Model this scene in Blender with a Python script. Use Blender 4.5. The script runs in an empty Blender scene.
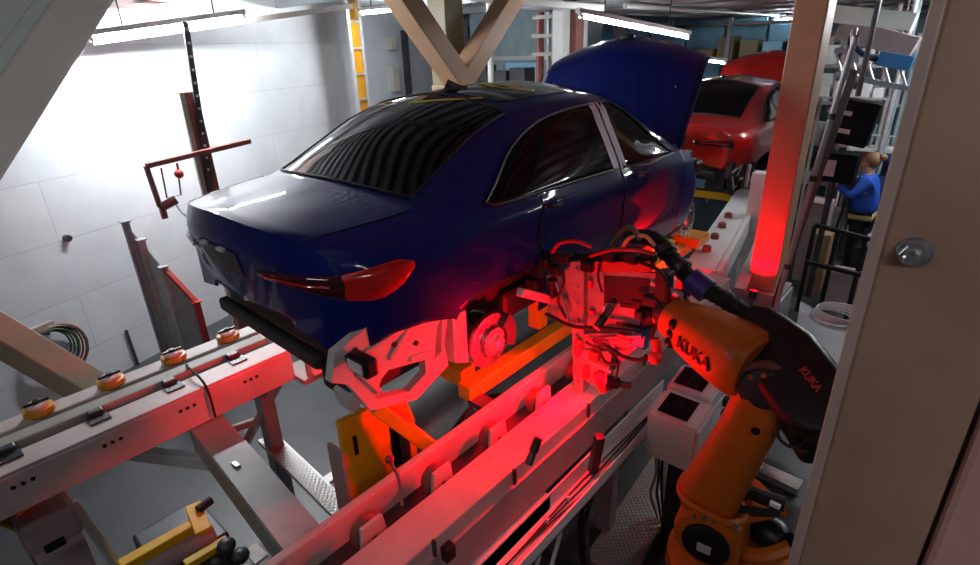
import bpy, bmesh, math, random
from mathutils import Vector, Matrix
from mathutils.bvhtree import BVHTree
random.seed(7)
S = bpy.context.scene
C = S.collection

# ---------------------------------------------------------------- camera, world, exposure
cd = bpy.data.cameras.new('camera')
cam = bpy.data.objects.new('camera', cd)
C.objects.link(cam)
cd.sensor_width = 36.0
cd.lens = 20.204
cd.clip_start = 0.02
cd.clip_end = 200
_r = Vector((0.7558, 0.6541, -0.0294)); _u = Vector((-0.2369, 0.3151, 0.919)); _f = Vector((-0.6104, 0.6876, -0.3931))
M3 = Matrix((_r, _u, -_f)).transposed()
cam.matrix_world = Matrix.Translation((2.666, -2.098, 3.394)) @ M3.to_4x4()
S.camera = cam

W = bpy.data.worlds.new('hall_ambient'); S.world = W; W.use_nodes = True
W.node_tree.nodes['Background'].inputs[0].default_value = (0.62, 0.70, 0.85, 1)
W.node_tree.nodes['Background'].inputs[1].default_value = 0.04
S.view_settings.view_transform = 'Standard'
S.view_settings.look = 'None'
S.view_settings.gamma = 1.0
S.view_settings.exposure = 0.0
S.cycles.use_denoising = True
S.cycles.max_bounces = 8
S.cycles.sample_clamp_indirect = 6.0

# ---------------------------------------------------------------- materials
MATS = {}
def mat(name, col, rough=0.5, metal=0.0, vary=0.0, scale=6.0, bump=0.0, bscale=None, coat=0.0, emit=None, estr=0.0, spec=0.5, col2=None):
    m = bpy.data.materials.new(name); m.use_nodes = True
    nt = m.node_tree; b = nt.nodes['Principled BSDF']
    b.inputs['Base Color'].default_value = (*col, 1)
    b.inputs['Roughness'].default_value = rough
    b.inputs['Metallic'].default_value = metal
    b.inputs['Specular IOR Level'].default_value = spec
    b.inputs['Coat Weight'].default_value = coat
    b.inputs['Coat Roughness'].default_value = 0.03
    if emit:
        b.inputs['Emission Color'].default_value = (*emit, 1); b.inputs['Emission Strength'].default_value = estr
    if vary or bump:
        tc = nt.nodes.new('ShaderNodeTexCoord')
        nz = nt.nodes.new('ShaderNodeTexNoise'); nz.inputs['Scale'].default_value = scale; nz.inputs['Detail'].default_value = 6
        nt.links.new(tc.outputs['Object'], nz.inputs['Vector'])
        if vary:
            rp = nt.nodes.new('ShaderNodeValToRGB')
            c2 = col2 if col2 else tuple(max(0, c*(1-vary)) for c in col)
            rp.color_ramp.elements[0].color = (*c2, 1); rp.color_ramp.elements[0].position = 0.32
            rp.color_ramp.elements[1].color = (*col, 1); rp.color_ramp.elements[1].position = 0.62
            nt.links.new(nz.outputs['Fac'], rp.inputs['Fac']); nt.links.new(rp.outputs['Color'], b.inputs['Base Color'])
            mr = nt.nodes.new('ShaderNodeMapRange'); mr.inputs['To Min'].default_value = max(0.02, rough-0.1); mr.inputs['To Max'].default_value = min(1, rough+0.1)
            nt.links.new(nz.outputs['Fac'], mr.inputs['Value']); nt.links.new(mr.outputs['Result'], b.inputs['Roughness'])
        if bump:
            n2 = nt.nodes.new('ShaderNodeTexNoise'); n2.inputs['Scale'].default_value = bscale or scale*6; n2.inputs['Detail'].default_value = 4
            nt.links.new(tc.outputs['Object'], n2.inputs['Vector'])
            bp = nt.nodes.new('ShaderNodeBump'); bp.inputs['Strength'].default_value = bump; bp.inputs['Distance'].default_value = 0.01
            nt.links.new(n2.outputs['Fac'], bp.inputs['Height']); nt.links.new(bp.outputs['Normal'], b.inputs['Normal'])
    MATS[name] = m
    return m

mat('blue_paint', (0.004, 0.010, 0.12), 0.45, 0.0, coat=0.5, spec=0.04)
mat('red_paint', (0.45, 0.012, 0.008), 0.3, 0.2, coat=1.0)
mat('dark_glass', (0.002, 0.002, 0.003), 0.05, 0.0, spec=0.22)
mat('black_trim', (0.006, 0.006, 0.007), 0.4, spec=0.3)
mat('black_plastic', (0.006, 0.006, 0.007), 0.40, vary=0.3)
mat('black_rubber', (0.012, 0.012, 0.012), 0.7)
mat('under_body', (0.02, 0.02, 0.022), 0.6, vary=0.5)
mat('primer', (0.62, 0.60, 0.58), 0.5, vary=0.12, scale=9, bump=0.08)
mat('brake_disc', (0.55, 0.55, 0.56), 0.28, 1.0, vary=0.12, scale=20)
mat('steel', (0.46, 0.47, 0.49), 0.34, 0.9, vary=0.2, scale=8)
mat('dark_steel', (0.10, 0.10, 0.11), 0.42, 0.7, vary=0.3)
mat('dark_grey', (0.07, 0.074, 0.078), 0.45, vary=0.3, scale=3)
mat('duct_pink', (0.52, 0.27, 0.25), 0.5, vary=0.1)
mat('galvanised', (0.42, 0.42, 0.42), 0.5, 0.0, vary=0.2, scale=12)
mat('zinc', (0.56, 0.56, 0.56), 0.42, 0.4, vary=0.15, scale=14)
mat('beige_paint', (0.52, 0.31, 0.185), 0.5, vary=0.16, scale=2.2, bump=0.03)
mat('column_paint', (0.37, 0.225, 0.155), 0.5, vary=0.3, scale=3.6, col2=(0.25, 0.135, 0.092), bump=0.06, bscale=40)
mat('column_edge', (0.40, 0.27, 0.235), 0.45, vary=0.1)
mat('scuff', (0.12, 0.075, 0.055), 0.6, vary=0.3, scale=30)
mat('olive_paint', (0.23, 0.18, 0.075), 0.5, vary=0.2, scale=3)
mat('greygreen_paint', (0.78, 0.86, 0.81), 0.45, vary=0.08, scale=2)
mat('flange_paint', (0.78, 0.75, 0.68), 0.5, vary=0.1)
mat('warmgrey_paint', (0.40, 0.37, 0.33), 0.5, vary=0.12, scale=4)
mat('rail_paint', (0.70, 0.58, 0.56), 0.42, vary=0.14, scale=5, bump=0.03)
mat('grey_paint', (0.30, 0.31, 0.33), 0.45, vary=0.15, scale=4)
mat('white_paint', (0.74, 0.74, 0.73), 0.4, vary=0.06, scale=6)
mat('yellow_paint', (0.86, 0.48, 0.004), 0.45, vary=0.18, scale=7)
mat('pale_beige', (0.44, 0.37, 0.26), 0.5, vary=0.12)
mat('amber_plastic', (0.62, 0.28, 0.012), 0.35)
mat('orange_paint', (0.72, 0.17, 0.012), 0.38, vary=0.12, scale=4)
mat('label_white', (0.8, 0.8, 0.8), 0.5)
mat('lettering_red', (0.75, 0.06, 0.03), 0.4)
mat('lettering_black', (0.02, 0.015, 0.012), 0.5)
mat('yellow_tape', (0.62, 0.52, 0.06), 0.45)
mat('tool_metal', (0.36, 0.30, 0.30), 0.42, 0.2, vary=0.3, scale=14)
mat('matte_black', (0.003, 0.003, 0.004), 0.6, spec=0.1)
mat('white_tape', (0.90, 0.90, 1.0), 0.4)
mat('red_lens', (0.55, 0.008, 0.006), 0.08, spec=0.7)
mat('smoked_lens', (0.05, 0.004, 0.006), 0.06, spec=0.7)
mat('chrome', (0.8, 0.8, 0.82), 0.12, 1.0)
mat('tube_light', (1, 1, 1), 0.5, emit=(0.93, 0.97, 1.0), estr=9.0)
mat('red_led', (1, 0.1, 0.08), 0.4, emit=(1.0, 0.0, 0.005), estr=10.0)
mat('blue_cloth', (0.015, 0.10, 0.55), 0.75, vary=0.2, scale=25)
mat('navy_cloth', (0.012, 0.02, 0.09), 0.8, vary=0.2, scale=25)
mat('skin', (0.62, 0.36, 0.26), 0.55)
mat('hair', (0.30, 0.17, 0.07), 0.6, vary=0.4, scale=60)
mat('light_blue', (0.28, 0.58, 0.80), 0.45, vary=0.12, scale=2)
mat('blue_sign', (0.03, 0.22, 0.55), 0.4)
mat('teal_grey', (0.26, 0.34, 0.38), 0.5, vary=0.25, scale=3)
mat('brick_red', (0.36, 0.15, 0.12), 0.6, vary=0.2, scale=8)
mat('rust_red', (0.30, 0.09, 0.075), 0.5, vary=0.3, scale=12)
mat('red_enamel_and_glow', (0.55, 0.05, 0.04), 0.4, vary=0.2)  # red parts; on the guard fence it paints in red light
mat('cardboard', (0.36, 0.22, 0.12), 0.7, vary=0.15)
mat('pink_grey', (0.42, 0.32, 0.32), 0.55, vary=0.15)
mat('green_hose', (0.03, 0.10, 0.05), 0.45)
mat('red_hose', (0.32, 0.02, 0.02), 0.4)
mat('purple_joint', (0.07, 0.05, 0.32), 0.4)
mat('magenta', (0.40, 0.05, 0.34), 0.5)
mat('cable_white', (0.6, 0.6, 0.62), 0.45)
mat('wheat', (0.55, 0.42, 0.18), 0.6)

def floor_mat():
    m = mat('concrete_floor', (0.062, 0.066, 0.07), 0.40, vary=0.35, scale=1.6, bump=0.05, bscale=30)
    return m
floor_mat()
def wall_mat():
    m = bpy.data.materials.new('painted_block_wall'); m.use_nodes = True; nt = m.node_tree; b = nt.nodes['Principled BSDF']
    b.inputs['Roughness'].default_value = 0.42
    tc = nt.nodes.new('ShaderNodeTexCoord'); mp = nt.nodes.new('ShaderNodeMapping')
    nt.links.new(tc.outputs['UV'], mp.inputs['Vector'])
    br = nt.nodes.new('ShaderNodeTexBrick')
    br.inputs['Color1'].default_value = (0.74, 0.76, 0.79, 1); br.inputs['Color2'].default_value = (0.70, 0.73, 0.77, 1); br.inputs['Mortar'].default_value = (0.57, 0.59, 0.63, 1)
    br.inputs['Scale'].default_value = 1.0; br.inputs['Brick Width'].default_value = 3.2; br.inputs['Row Height'].default_value = 0.62
    br.inputs['Mortar Size'].default_value = 0.006; br.inputs['Mortar Smooth'].default_value = 0.6
    nz = nt.nodes.new('ShaderNodeTexNoise'); nz.inputs['Scale'].default_value = 2.5; nz.inputs['Detail'].default_value = 6
    nt.links.new(tc.outputs['Object'], nz.inputs['Vector'])
    nt.links.new(mp.outputs['Vector'], br.inputs['Vector'])
    mx = nt.nodes.new('ShaderNodeMix'); mx.data_type = 'RGBA'; mx.blend_type = 'MULTIPLY'; mx.inputs['Factor'].default_value = 0.25
    rp = nt.nodes.new('ShaderNodeValToRGB'); rp.color_ramp.elements[0].color = (0.7, 0.7, 0.7, 1); rp.color_ramp.elements[0].position = 0.35; rp.color_ramp.elements[1].position = 0.6
    nt.links.new(nz.outputs['Fac'], rp.inputs['Fac'])
    nt.links.new(br.outputs['Color'], mx.inputs['A']); nt.links.new(rp.outputs['Color'], mx.inputs['B'])
    nt.links.new(mx.outputs['Result'], b.inputs['Base Color'])
    n2 = nt.nodes.new('ShaderNodeTexNoise'); n2.inputs['Scale'].default_value = 3.5
    nt.links.new(tc.outputs['Object'], n2.inputs['Vector'])
    ad = nt.nodes.new('ShaderNodeMath'); ad.operation = 'SUBTRACT'
    nt.links.new(n2.outputs['Fac'], ad.inputs[0]); nt.links.new(br.outputs['Fac'], ad.inputs[1])
    bp = nt.nodes.new('ShaderNodeBump'); bp.inputs['Strength'].default_value = 0.25; bp.inputs['Distance'].default_value = 0.03
    nt.links.new(ad.outputs[0], bp.inputs['Height']); nt.links.new(bp.outputs['Normal'], b.inputs['Normal'])
    MATS['painted_block_wall'] = m
wall_mat()
def chequer_mat():
    m = bpy.data.materials.new('chequer_plate'); m.use_nodes = True; nt = m.node_tree; b = nt.nodes['Principled BSDF']
    b.inputs['Base Color'].default_value = (0.46, 0.45, 0.43, 1); b.inputs['Metallic'].default_value = 0.6; b.inputs['Roughness'].default_value = 0.36
    tc = nt.nodes.new('ShaderNodeTexCoord'); mp = nt.nodes.new('ShaderNodeMapping'); mp.inputs['Rotation'].default_value = (0, 0, 0.785)
    nt.links.new(tc.outputs['Object'], mp.inputs['Vector'])
    ck = nt.nodes.new('ShaderNodeTexVoronoi'); ck.inputs['Scale'].default_value = 34; ck.inputs['Randomness'].default_value = 0.0
    nt.links.new(mp.outputs['Vector'], ck.inputs['Vector'])
    bp = nt.nodes.new('ShaderNodeBump'); bp.inputs['Strength'].default_value = 0.7; bp.inputs['Distance'].default_value = 0.01; bp.invert = True
    nt.links.new(ck.outputs['Distance'], bp.inputs['Height']); nt.links.new(bp.outputs['Normal'], b.inputs['Normal'])
    MATS['chequer_plate'] = m
chequer_mat()
mat('ceiling_sheet', (0.55, 0.56, 0.58), 0.5, vary=0.15, scale=1.2)

# ---------------------------------------------------------------- geometry helpers
def V(p): return Vector(p)
def NB(): return bmesh.new()
def merge(bm, t):
    me = bpy.data.meshes.new('_t'); t.to_mesh(me); t.free(); bm.from_mesh(me); bpy.data.meshes.remove(me)
def box(bm, c, s, rot=None, bev=0.0):
    t = bmesh.new(); bmesh.ops.create_cube(t, size=1.0)
    bmesh.ops.scale(t, vec=Vector(s), verts=t.verts)
    if bev: bmesh.ops.bevel(t, geom=t.edges[:], offset=min(bev, min(s)*0.45), segments=2, affect='EDGES', profile=0.5)
    if rot is not None: bmesh.ops.rotate(t, cent=(0, 0, 0), matrix=rot, verts=t.verts)
    bmesh.ops.translate(t, vec=Vector(c), verts=t.verts); merge(bm, t)
def bb(bm, lo, hi, bev=0.0):
    lo, hi = Vector(lo), Vector(hi)
    a = Vector([min(p, q) for p, q in zip(lo, hi)]); b = Vector([max(p, q) for p, q in zip(lo, hi)])
    box(bm, (a+b)/2, b-a, None, bev)
def frame_of(d, up=(0, 0, 1)):
    z = Vector(d).normalized(); u = Vector(up)
    if abs(z.dot(u.normalized())) > 0.98: u = Vector((1, 0, 0)) if abs(z.x) < 0.9 else Vector((0, 1, 0))
    x = u.cross(z).normalized(); y = z.cross(x).normalized()
    return Matrix((x, y, z)).transposed()       # local x = sideways, y = 'up', z = along
def beam(bm, A, B, w, h, up=(0, 0, 1), bev=0.0):
    A, B = Vector(A), Vector(B); d = B-A
    box(bm, (A+B)/2, (w, h, d.length), frame_of(d, up), bev)
def cyl(bm, A, B, r, r2=None, seg=20, cap=True):
    A, B = Vector(A), Vector(B); d = B-A
    t = bmesh.new(); bmesh.ops.create_cone(t, cap_ends=cap, segments=seg, radius1=r, radius2=r if r2 is None else r2, depth=d.length)
    bmesh.ops.rotate(t, cent=(0, 0, 0), matrix=frame_of(d), verts=t.verts)
    bmesh.ops.translate(t, vec=(A+B)/2, verts=t.verts); merge(bm, t)
def ball(bm, c, r, sc=(1, 1, 1), seg=16, rot=None):
    t = bmesh.new(); bmesh.ops.create_uvsphere(t, u_segments=seg, v_segments=max(6, seg//2), radius=r)
    bmesh.ops.scale(t, vec=Vector(sc), verts=t.verts)
    if rot is not None: bmesh.ops.rotate(t, cent=(0, 0, 0), matrix=rot, verts=t.verts)
    bmesh.ops.translate(t, vec=Vector(c), verts=t.verts); merge(bm, t)
def cr(pts, n=6):
    P = [Vector(p) for p in pts]
    if len(P) < 3: return P
    Q = [P[0]*2-P[1]] + P + [P[-1]*2-P[-2]]; out = []
    for i in range(1, len(Q)-2):
        for k in range(n):
            t = k/n; a, b, c, d = Q[i-1], Q[i], Q[i+1], Q[i+2]
            out.append(0.5*((2*b)+(c-a)*t+(2*a-5*b+4*c-d)*t*t+(3*b-a-3*c+d)*t**3))
    return out+[P[-1]]
def tube(bm, pts, r, seg=8, n=6, closed=False, ribs=0.0):
    P = cr(pts, n) if n > 1 else [Vector(p) for p in pts]
    rings = []; prev = None
    for i, p in enumerate(P):
        d = (P[min(i+1, len(P)-1)]-P[max(i-1, 0)])
        if d.length < 1e-7: d = Vector((0, 0, 1))
        d.normalize()
        if prev is None: x = frame_of(d).col[0].copy()
        else:
            x = prev-d*prev.dot(d)
            x = x.normalized() if x.length > 1e-5 else frame_of(d).col[0].copy()
        prev = x; y = d.cross(x)
        rr = r*(1+ribs*(1 if i % 2 else -1))
        rings.append([bm.verts.new(p+(x*math.cos(2*math.pi*k/seg)+y*math.sin(2*math.pi*k/seg))*rr) for k in range(seg)])
    for a, b in zip(rings, rings[1:]):
        for k in range(seg): bm.faces.new((a[k], a[(k+1) % seg], b[(k+1) % seg], b[k]))
    bm.faces.new(rings[0][::-1]); bm.faces.new(rings[-1])
def prism(bm, poly, ext):
    ext = Vector(ext); a = [bm.verts.new(Vector(p)) for p in poly]; b = [bm.verts.new(Vector(p)+ext) for p in poly]; n = len(a)
    bm.faces.new(a[::-1]); bm.faces.new(b)
    for i in range(n): bm.faces.new((a[i], a[(i+1) % n], b[(i+1) % n], b[i]))
def lathe(bm, c, axis, prof, seg=28):
    R = frame_of(axis); c = Vector(c); rings = []
    for rad, h in prof:
        rings.append([bm.verts.new(c+R @ Vector((rad*math.cos(2*math.pi*k/seg), rad*math.sin(2*math.pi*k/seg), h))) for k in range(seg)])
    for a, b in zip(rings, rings[1:]):
        for k in range(seg): bm.faces.new((a[k], a[(k+1) % seg], b[(k+1) % seg], b[k]))
    bm.faces.new(rings[0][::-1]); bm.faces.new(rings[-1])
def loft(bm, secs, cap=True):
    R = [[bm.verts.new(Vector(p)) for p in s] for s in secs]; n = len(R[0])
    for a, b in zip(R, R[1:]):
        for k in range(n): bm.faces.new((a[k], a[(k+1) % n], b[(k+1) % n], b[k]))
    if cap: bm.faces.new(R[0][::-1]); bm.faces.new(R[-1])
def rrect(c, x, y, w, h, rad=0.3, n=5):
    """rounded rectangle section around c in the plane of unit vectors x, y"""
    c, x, y = Vector(c), Vector(x), Vector(y); out = []; r = rad*min(w, h)
    for sx, sy, a0 in ((1, 1, 0), (-1, 1, 90), (-1, -1, 180), (1, -1, 270)):
        for k in range(n):
            a = math.radians(a0+90*k/(n-1))
            out.append(c+x*(sx*(w/2-r)+r*math.cos(a))+y*(sy*(h/2-r)+r*math.sin(a)))
    return out
def grid(bm, rows, flip=False):
    G = [[bm.verts.new(Vector(p)) for p in r] for r in rows]
    for a, b in zip(G, G[1:]):
        for k in range(len(a)-1):
            f = (a[k], a[k+1], b[k+1], b[k])
            bm.faces.new(f[::-1] if flip else f)

ORG = {}
def obj(name, bm, m, parent=None, smooth=False, recalc=True, solid=0.0):
    if recalc: bmesh.ops.recalc_face_normals(bm, faces=bm.faces[:])
    me = bpy.data.meshes.new(name)
    vs = [v.co for v in bm.verts]
    if parent is not None: org = ORG[parent.name]
    else:
        lo = Vector([min(v[i] for v in vs) for i in range(3)]); hi = Vector([max(v[i] for v in vs) for i in range(3)])
        org = Vector(((lo.x+hi.x)/2, (lo.y+hi.y)/2, lo.z))
    for v in bm.verts: v.co -= org
    if smooth:
        for f in bm.faces: f.smooth = True
    bm.to_mesh(me); bm.free()
    me.materials.append(MATS[m] if isinstance(m, str) else m)
    o = bpy.data.objects.new(name, me); C.objects.link(o)
    if parent is not None: o.parent = parent
    else: o.location = org
    if smooth: me.set_sharp_from_angle(angle=math.radians(38))
    ORG[o.name] = org
    if solid:
        md = o.modifiers.new('thickness', 'SOLIDIFY'); md.thickness = solid; md.offset = -1
    return o
def tag(o, label, cat, group=None):
    o['label'] = label; o['category'] = cat
    if group: o['group'] = group
    return o
def thing(name, label, cat, loc, group=None):
    o = bpy.data.objects.new(name, None); C.objects.link(o); o.location = loc; o.empty_display_size = 0.1
    ORG[o.name] = Vector(loc); return tag(o, label, cat, group)
def struct(name, bm, m, **k):
    o = obj(name, bm, m, **k); o['kind'] = 'structure'; return o
def P1(name, m, parent, fn, *a, smooth=False, **k):
    bm = NB(); fn(bm, *a, **k); return obj(name, bm, m, parent, smooth)
def letters(text, size, c, x, y, m, parent, depth=0.002, name='lettering'):
    cu = bpy.data.curves.new('txt', 'FONT'); cu.body = text; cu.size = size; cu.extrude = depth; cu.align_x = 'CENTER'; cu.align_y = 'CENTER'; cu.offset = size*0.02
    t = bpy.data.objects.new('txt', cu); C.objects.link(t)
    bpy.context.view_layer.update()
    me = bpy.data.meshes.new_from_object(t.evaluated_get(bpy.context.evaluated_depsgraph_get()))
    bpy.data.objects.remove(t); bpy.data.curves.remove(cu)
    x = Vector(x).normalized(); y = Vector(y); y = (y-x*y.dot(x)).normalized(); z = x.cross(y)
    R = Matrix((x, y, z)).transposed().to_4x4(); R.translation = Vector(c)-ORG[parent.name]
    me.transform(R); me.name = name; me.materials.clear(); me.materials.append(MATS[m])
    o = bpy.data.objects.new(name, me); C.objects.link(o); o.parent = parent; ORG[o.name] = ORG[parent.name]
    return o
def area_light(name, A, B, size_y, watts, col, aim, parent=None):
    A, B = Vector(A), Vector(B); L = bpy.data.lights.new(name, 'AREA'); L.shape = 'RECTANGLE'
    L.size = (B-A).length; L.size_y = size_y; L.energy = watts; L.color = col
    o = bpy.data.objects.new(name, L); C.objects.link(o)
    x = (B-A).normalized(); z = -Vector(aim).normalized(); z = (z-x*z.dot(x)).normalized(); y = z.cross(x)
    R = Matrix((x, y, z)).transposed().to_4x4(); R.translation = (A+B)/2; o.matrix_world = R
    return o

# ---------------------------------------------------------------- setting
bm = NB(); bb(bm, (-12, -6, -0.1), (9, 24, 0.0)); struct('floor', bm, 'concrete_floor')
WD = Vector((-0.309, 0.951, 0)); WN = Vector((0.951, 0.309, 0)); W0 = Vector((-4.45, -0.4, 0))
def wall_pt(s, z, off=0.0): return W0+WD*s+WN*off+Vector((0, 0, z))
bm = NB()
uv = bm.loops.layers.uv.new('UVMap')
q = [bm.verts.new(wall_pt(s, z)) for s, z in ((-7, 0), (9.6, 0), (9.6, 4.15), (-7, 4.15))]
f = bm.faces.new(q)
for l, t in zip(f.loops, ((0, 0.18), (16.6, 0.18), (16.6, 4.33), (0, 4.33))): l[uv].uv = t
q2 = [bm.verts.new(v.co-WN*0.2) for v in q]
bm.faces.new(q2[::-1])
for i in range(4): bm.faces.new((q[(i+1) % 4], q[i], q2[i], q2[(i+1) % 4]))
struct('wall_left', bm, 'painted_block_wall', recalc=False)
bm = NB(); bb(bm, (-16, 17.0, 0), (9, 17.2, 4.3)); struct('wall_back', bm, 'teal_grey')
bm = NB()                                            # corrugated ceiling sheets running along y, on purlins
n = 0; x = -9.0
prof = []
while x < 5.0:
    prof += [(x, 4.12), (x+0.10, 4.12), (x+0.13, 4.17), (x+0.21, 4.17)]; x += 0.24
for y0, y1 in ((-4.5, 13.5),):
    a = [bm.verts.new((px, y0, pz)) for px, pz in prof]; b = [bm.verts.new((px, y1, pz)) for px, pz in prof]
    for i in range(len(a)-1): bm.faces.new((a[i], b[i], b[i+1], a[i+1]))
struct('ceiling', bm, 'ceiling_sheet', solid=0.01)
for k, y in enumerate((-3.2, -1.4, 0.6, 2.6, 4.6, 6.6, 8.6, 10.6)):
    bm = NB(); bb(bm, (-9, y-0.04, 4.0), (5, y+0.04, 4.115)); struct('trim_%d' % (k+1), bm, 'grey_paint')
for k, x in enumerate((-2.6, -0.3, 1.2)):
    bm = NB(); bb(bm, (x-0.03, 4.7, 3.94), (x+0.03, 13.4, 3.998)); struct('trim_%d' % (k+9), bm, 'warmgrey_paint')

bm = NB(); bb(bm, (-2.5, 4.4, 3.86), (1.95, 16.5, 3.89)); struct('ceiling_far', bm, 'ceiling_sheet')
for k in range(9):
    bm = NB(); y = 4.42+1.4*k; bb(bm, (-2.5, y, 3.835), (1.95, y+.05, 3.859)); struct('trim_%d' % (20+k), bm, 'grey_paint')
for k in range(4):
    bm = NB(); x = -2.45+1.4*k; bb(bm, (x, 4.4, 3.838), (x+.05, 16.5, 3.859)); struct('trim_%d' % (30+k), bm, 'grey_paint')

# ---------------------------------------------------------------- tube lamps
def tube_lamp(A, B, label, estr, drop=(0, 0, 0.05), r=0.02, group=None, hang=True):
    A, B = Vector(A), Vector(B)
    t = thing('tube_lamp', label, 'lamp', (A+B)/2, group)
    drop = Vector(drop); d = (B-A).normalized()
    bm = NB(); beam(bm, A-d*0.04+drop, B+d*0.04+drop, 0.07, 0.05, bev=0.008); obj('housing', bm, 'white_paint', t)
    m = MATS['tube_light'].copy(); m.node_tree.nodes['Principled BSDF'].inputs['Emission Strength'].default_value = estr
    bm = NB(); cyl(bm, A, B, r, seg=12); obj('tube', bm, m, t)
    for e in (A, B):
        bm = NB(); beam(bm, e+drop*1.2-d*0.01, e-drop*0.5+d*0.02, 0.05, 0.03); obj('end_holder', bm, 'white_paint', t)
    if hang:
        for k in (0.2, 0.8):
            p = A.lerp(B, k)+drop; bm = NB(); cyl(bm, p, (p.x, p.y, 4.12), 0.008, seg=6); obj('hanger', bm, 'dark_steel', t)
    return t
tube_lamp((-3.700, -0.330, 3.571), (-3.700, 1.156, 3.775), 'long fluorescent tube lamp glowing against the white block wall', 560)
tube_lamp((-0.869, 3.469, 3.673), (-0.427, 5.280, 3.440), 'fluorescent tube lamp above the raised dark blue bonnet', 60)
for i, (x, y) in enumerate(((0.7, -3.6), (3.9, -3.0), (3.4, 4.2), (2.9, 7.2), (-0.4, 10.8), (-4.2, 3.6))):  # hall lamps added for key and fill light
    tube_lamp((x-0.6, y, 3.72 if i == 4 else 3.92), (x+0.6, y, 3.72 if i == 4 else 3.92), ('added fill tube lamp under the ceiling behind the boot of the blue car', 'added fill tube lamp under the ceiling close behind the broad brown column', 'added fill tube lamp above the robot walkway', 'added fill tube lamp above the working area of the person in blue', 'added fill tube lamp beyond the red car', 'added fill tube lamp between the diagonal braces and the white wall')[i], (42, 92, 75, 480, 170, 230)[i])

# ---------------------------------------------------------------- car body surface
def interp(keys, y):
    if y <= keys[0][0]: return keys[0][1]
    if y >= keys[-1][0]: return keys[-1][1]
    for i in range(len(keys)-1):
        if keys[i][0] <= y <= keys[i+1][0]:
            x0, v0 = keys[i]; x1, v1 = keys[i+1]
            def sl(a, b): return (keys[b][1]-keys[a][1])/(keys[b][0]-keys[a][0])
            s = (v1-v0)/(x1-x0)
            m0 = sl(i-1, i+1) if i > 0 else s
            m1 = sl(i, i+2) if i+2 < len(keys) else s
            if s == 0: m0 = m1 = 0
            else:
                m0 = 0 if m0/s < 0 else (min(abs(m0), 3*abs(s))*(1 if s > 0 else -1)); m1 = 0 if m1/s < 0 else (min(abs(m1), 3*abs(s))*(1 if s > 0 else -1))
            h = x1-x0; t = (y-x0)/h
            return v0*(2*t**3-3*t*t+1)+h*m0*(t**3-2*t*t+t)+v1*(-2*t**3+3*t*t)+h*m1*(t**3-t*t)
TAIL, NOSE = -1.05, 2.62
K_BZ = [(-1.05, .955), (-.6, .99), (0, 1.015), (.8, 1.005), (1.5, .985), (2.2, .965), (2.9, .90)]
K_BX = [(-1.05, .70), (-.9, .775), (-.5, .83), (0, .855), (.8, .86), (1.5, .855), (2.2, .84), (2.9, .79)]
K_MX = [(-1.05, .76), (-.9, .83), (-.5, .895), (0, .915), (.5, .90), (1.5, .888), (2.2, .895), (2.9, .90)]
K_CZ = [(-1.05, 1.105), (-.95, 1.105), (-.5, 1.13), (-.38, 1.155), (0, 1.385), (.45, 1.525), (.8, 1.56), (1.2, 1.565), (1.6, 1.52), (1.75, 1.48), (2.1, 1.22), (2.38, 1.03), (2.9, .95)]
K_RZ = [(-1.05, 1.06), (-.5, 1.09), (-.38, 1.105), (-.1, 1.235), (.2, 1.37), (.5, 1.445), (.9, 1.455), (1.3, 1.45), (1.65, 1.395), (1.9, 1.27), (2.2, 1.085), (2.38, .998), (2.9, .915)]
K_RX = [(-1.05, .52), (-.5, .63), (-.1, .60), (.3, .585), (1.2, .60), (1.7, .61), (2.0, .68), (2.3, .75), (2.9, .68)]
def zlow(y):
    if y < -.37: return interp([(-1.05, .53), (-.85, .60), (-.6, .60), (-.37, .555)], y)
    if y <= .37: return .54+math.sqrt(max(0, .37**2-y*y))*.28
    if y < 2.7: return .27
    if y <= 3.22: return .33+math.sqrt(max(0, .37**2-(y-2.85)**2))
    return .5
def xside(y, z):
    mx = interp(K_MX, y); bz = interp(K_BZ, y); bx = interp(K_BX, y)
    return interp([(.22, mx-.075), (.42, mx-.02), (.62, mx), (.78, mx+.004), (bz-.10, bx+.048), (bz-.045, bx+.034), (bz, bx)], z)
def profile(y):
    bz = interp(K_BZ, y); bx = interp(K_BX, y); rz = interp(K_RZ, y); rx = interp(K_RX, y); cz = interp(K_CZ, y)
    lo = zlow(y); P = []
    for k in range(5):                       # v 0..4 : sill edge to belt line
        z = lo+(bz-lo)*(0, .3, .6, .84, 1.0)[k]; P.append((xside(y, z), z))
    bul = .018 if rz-bz > .15 else .006
    for k in (5, 6, 7):
        t = (.18, .62, 1.0)[k-5]; P.append((bx+(rx-bx)*t+bul*math.sin(math.pi*t), bz+(rz-bz)*t+(.02*math.sin(math.pi*t) if rz-bz < .15 else 0)))
    P.append((rx*.55, rz+(cz-rz)*.68)); P.append((0.0, cz)); P.append((-rx*.55, rz+(cz-rz)*.68))
    return P
def bodyS(y, v):
    """body surface point: y along the car, v 0 (sill) .. 9 (centre line) .. 18 (other sill)"""
    mir = v > 9
    if mir: v = 18-v
    P = profile(y); i = min(int(v), 8); t = v-i
    a = P[max(i-1, 0)]; b = P[i]; c = P[i+1]; d = P[i+2] if i+2 < len(P) else P[i+1]
    if i == 0: a = (2*b[0]-c[0], 2*b[1]-c[1])
    f = lambda k: 0.5*((2*b[k])+(c[k]-a[k])*t+(2*a[k]-5*b[k]+4*c[k]-d[k])*t*t+(3*b[k]-a[k]-3*c[k]+d[k])*t**3)
    x, z = f(0), f(1)
    kt = max(0.0, min(1.0, (-.35-y)/.7)); dy = .25*kt*kt*(abs(x)/.85)**2.4
    return Vector((-x if mir else x, y+dy, z))
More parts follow.
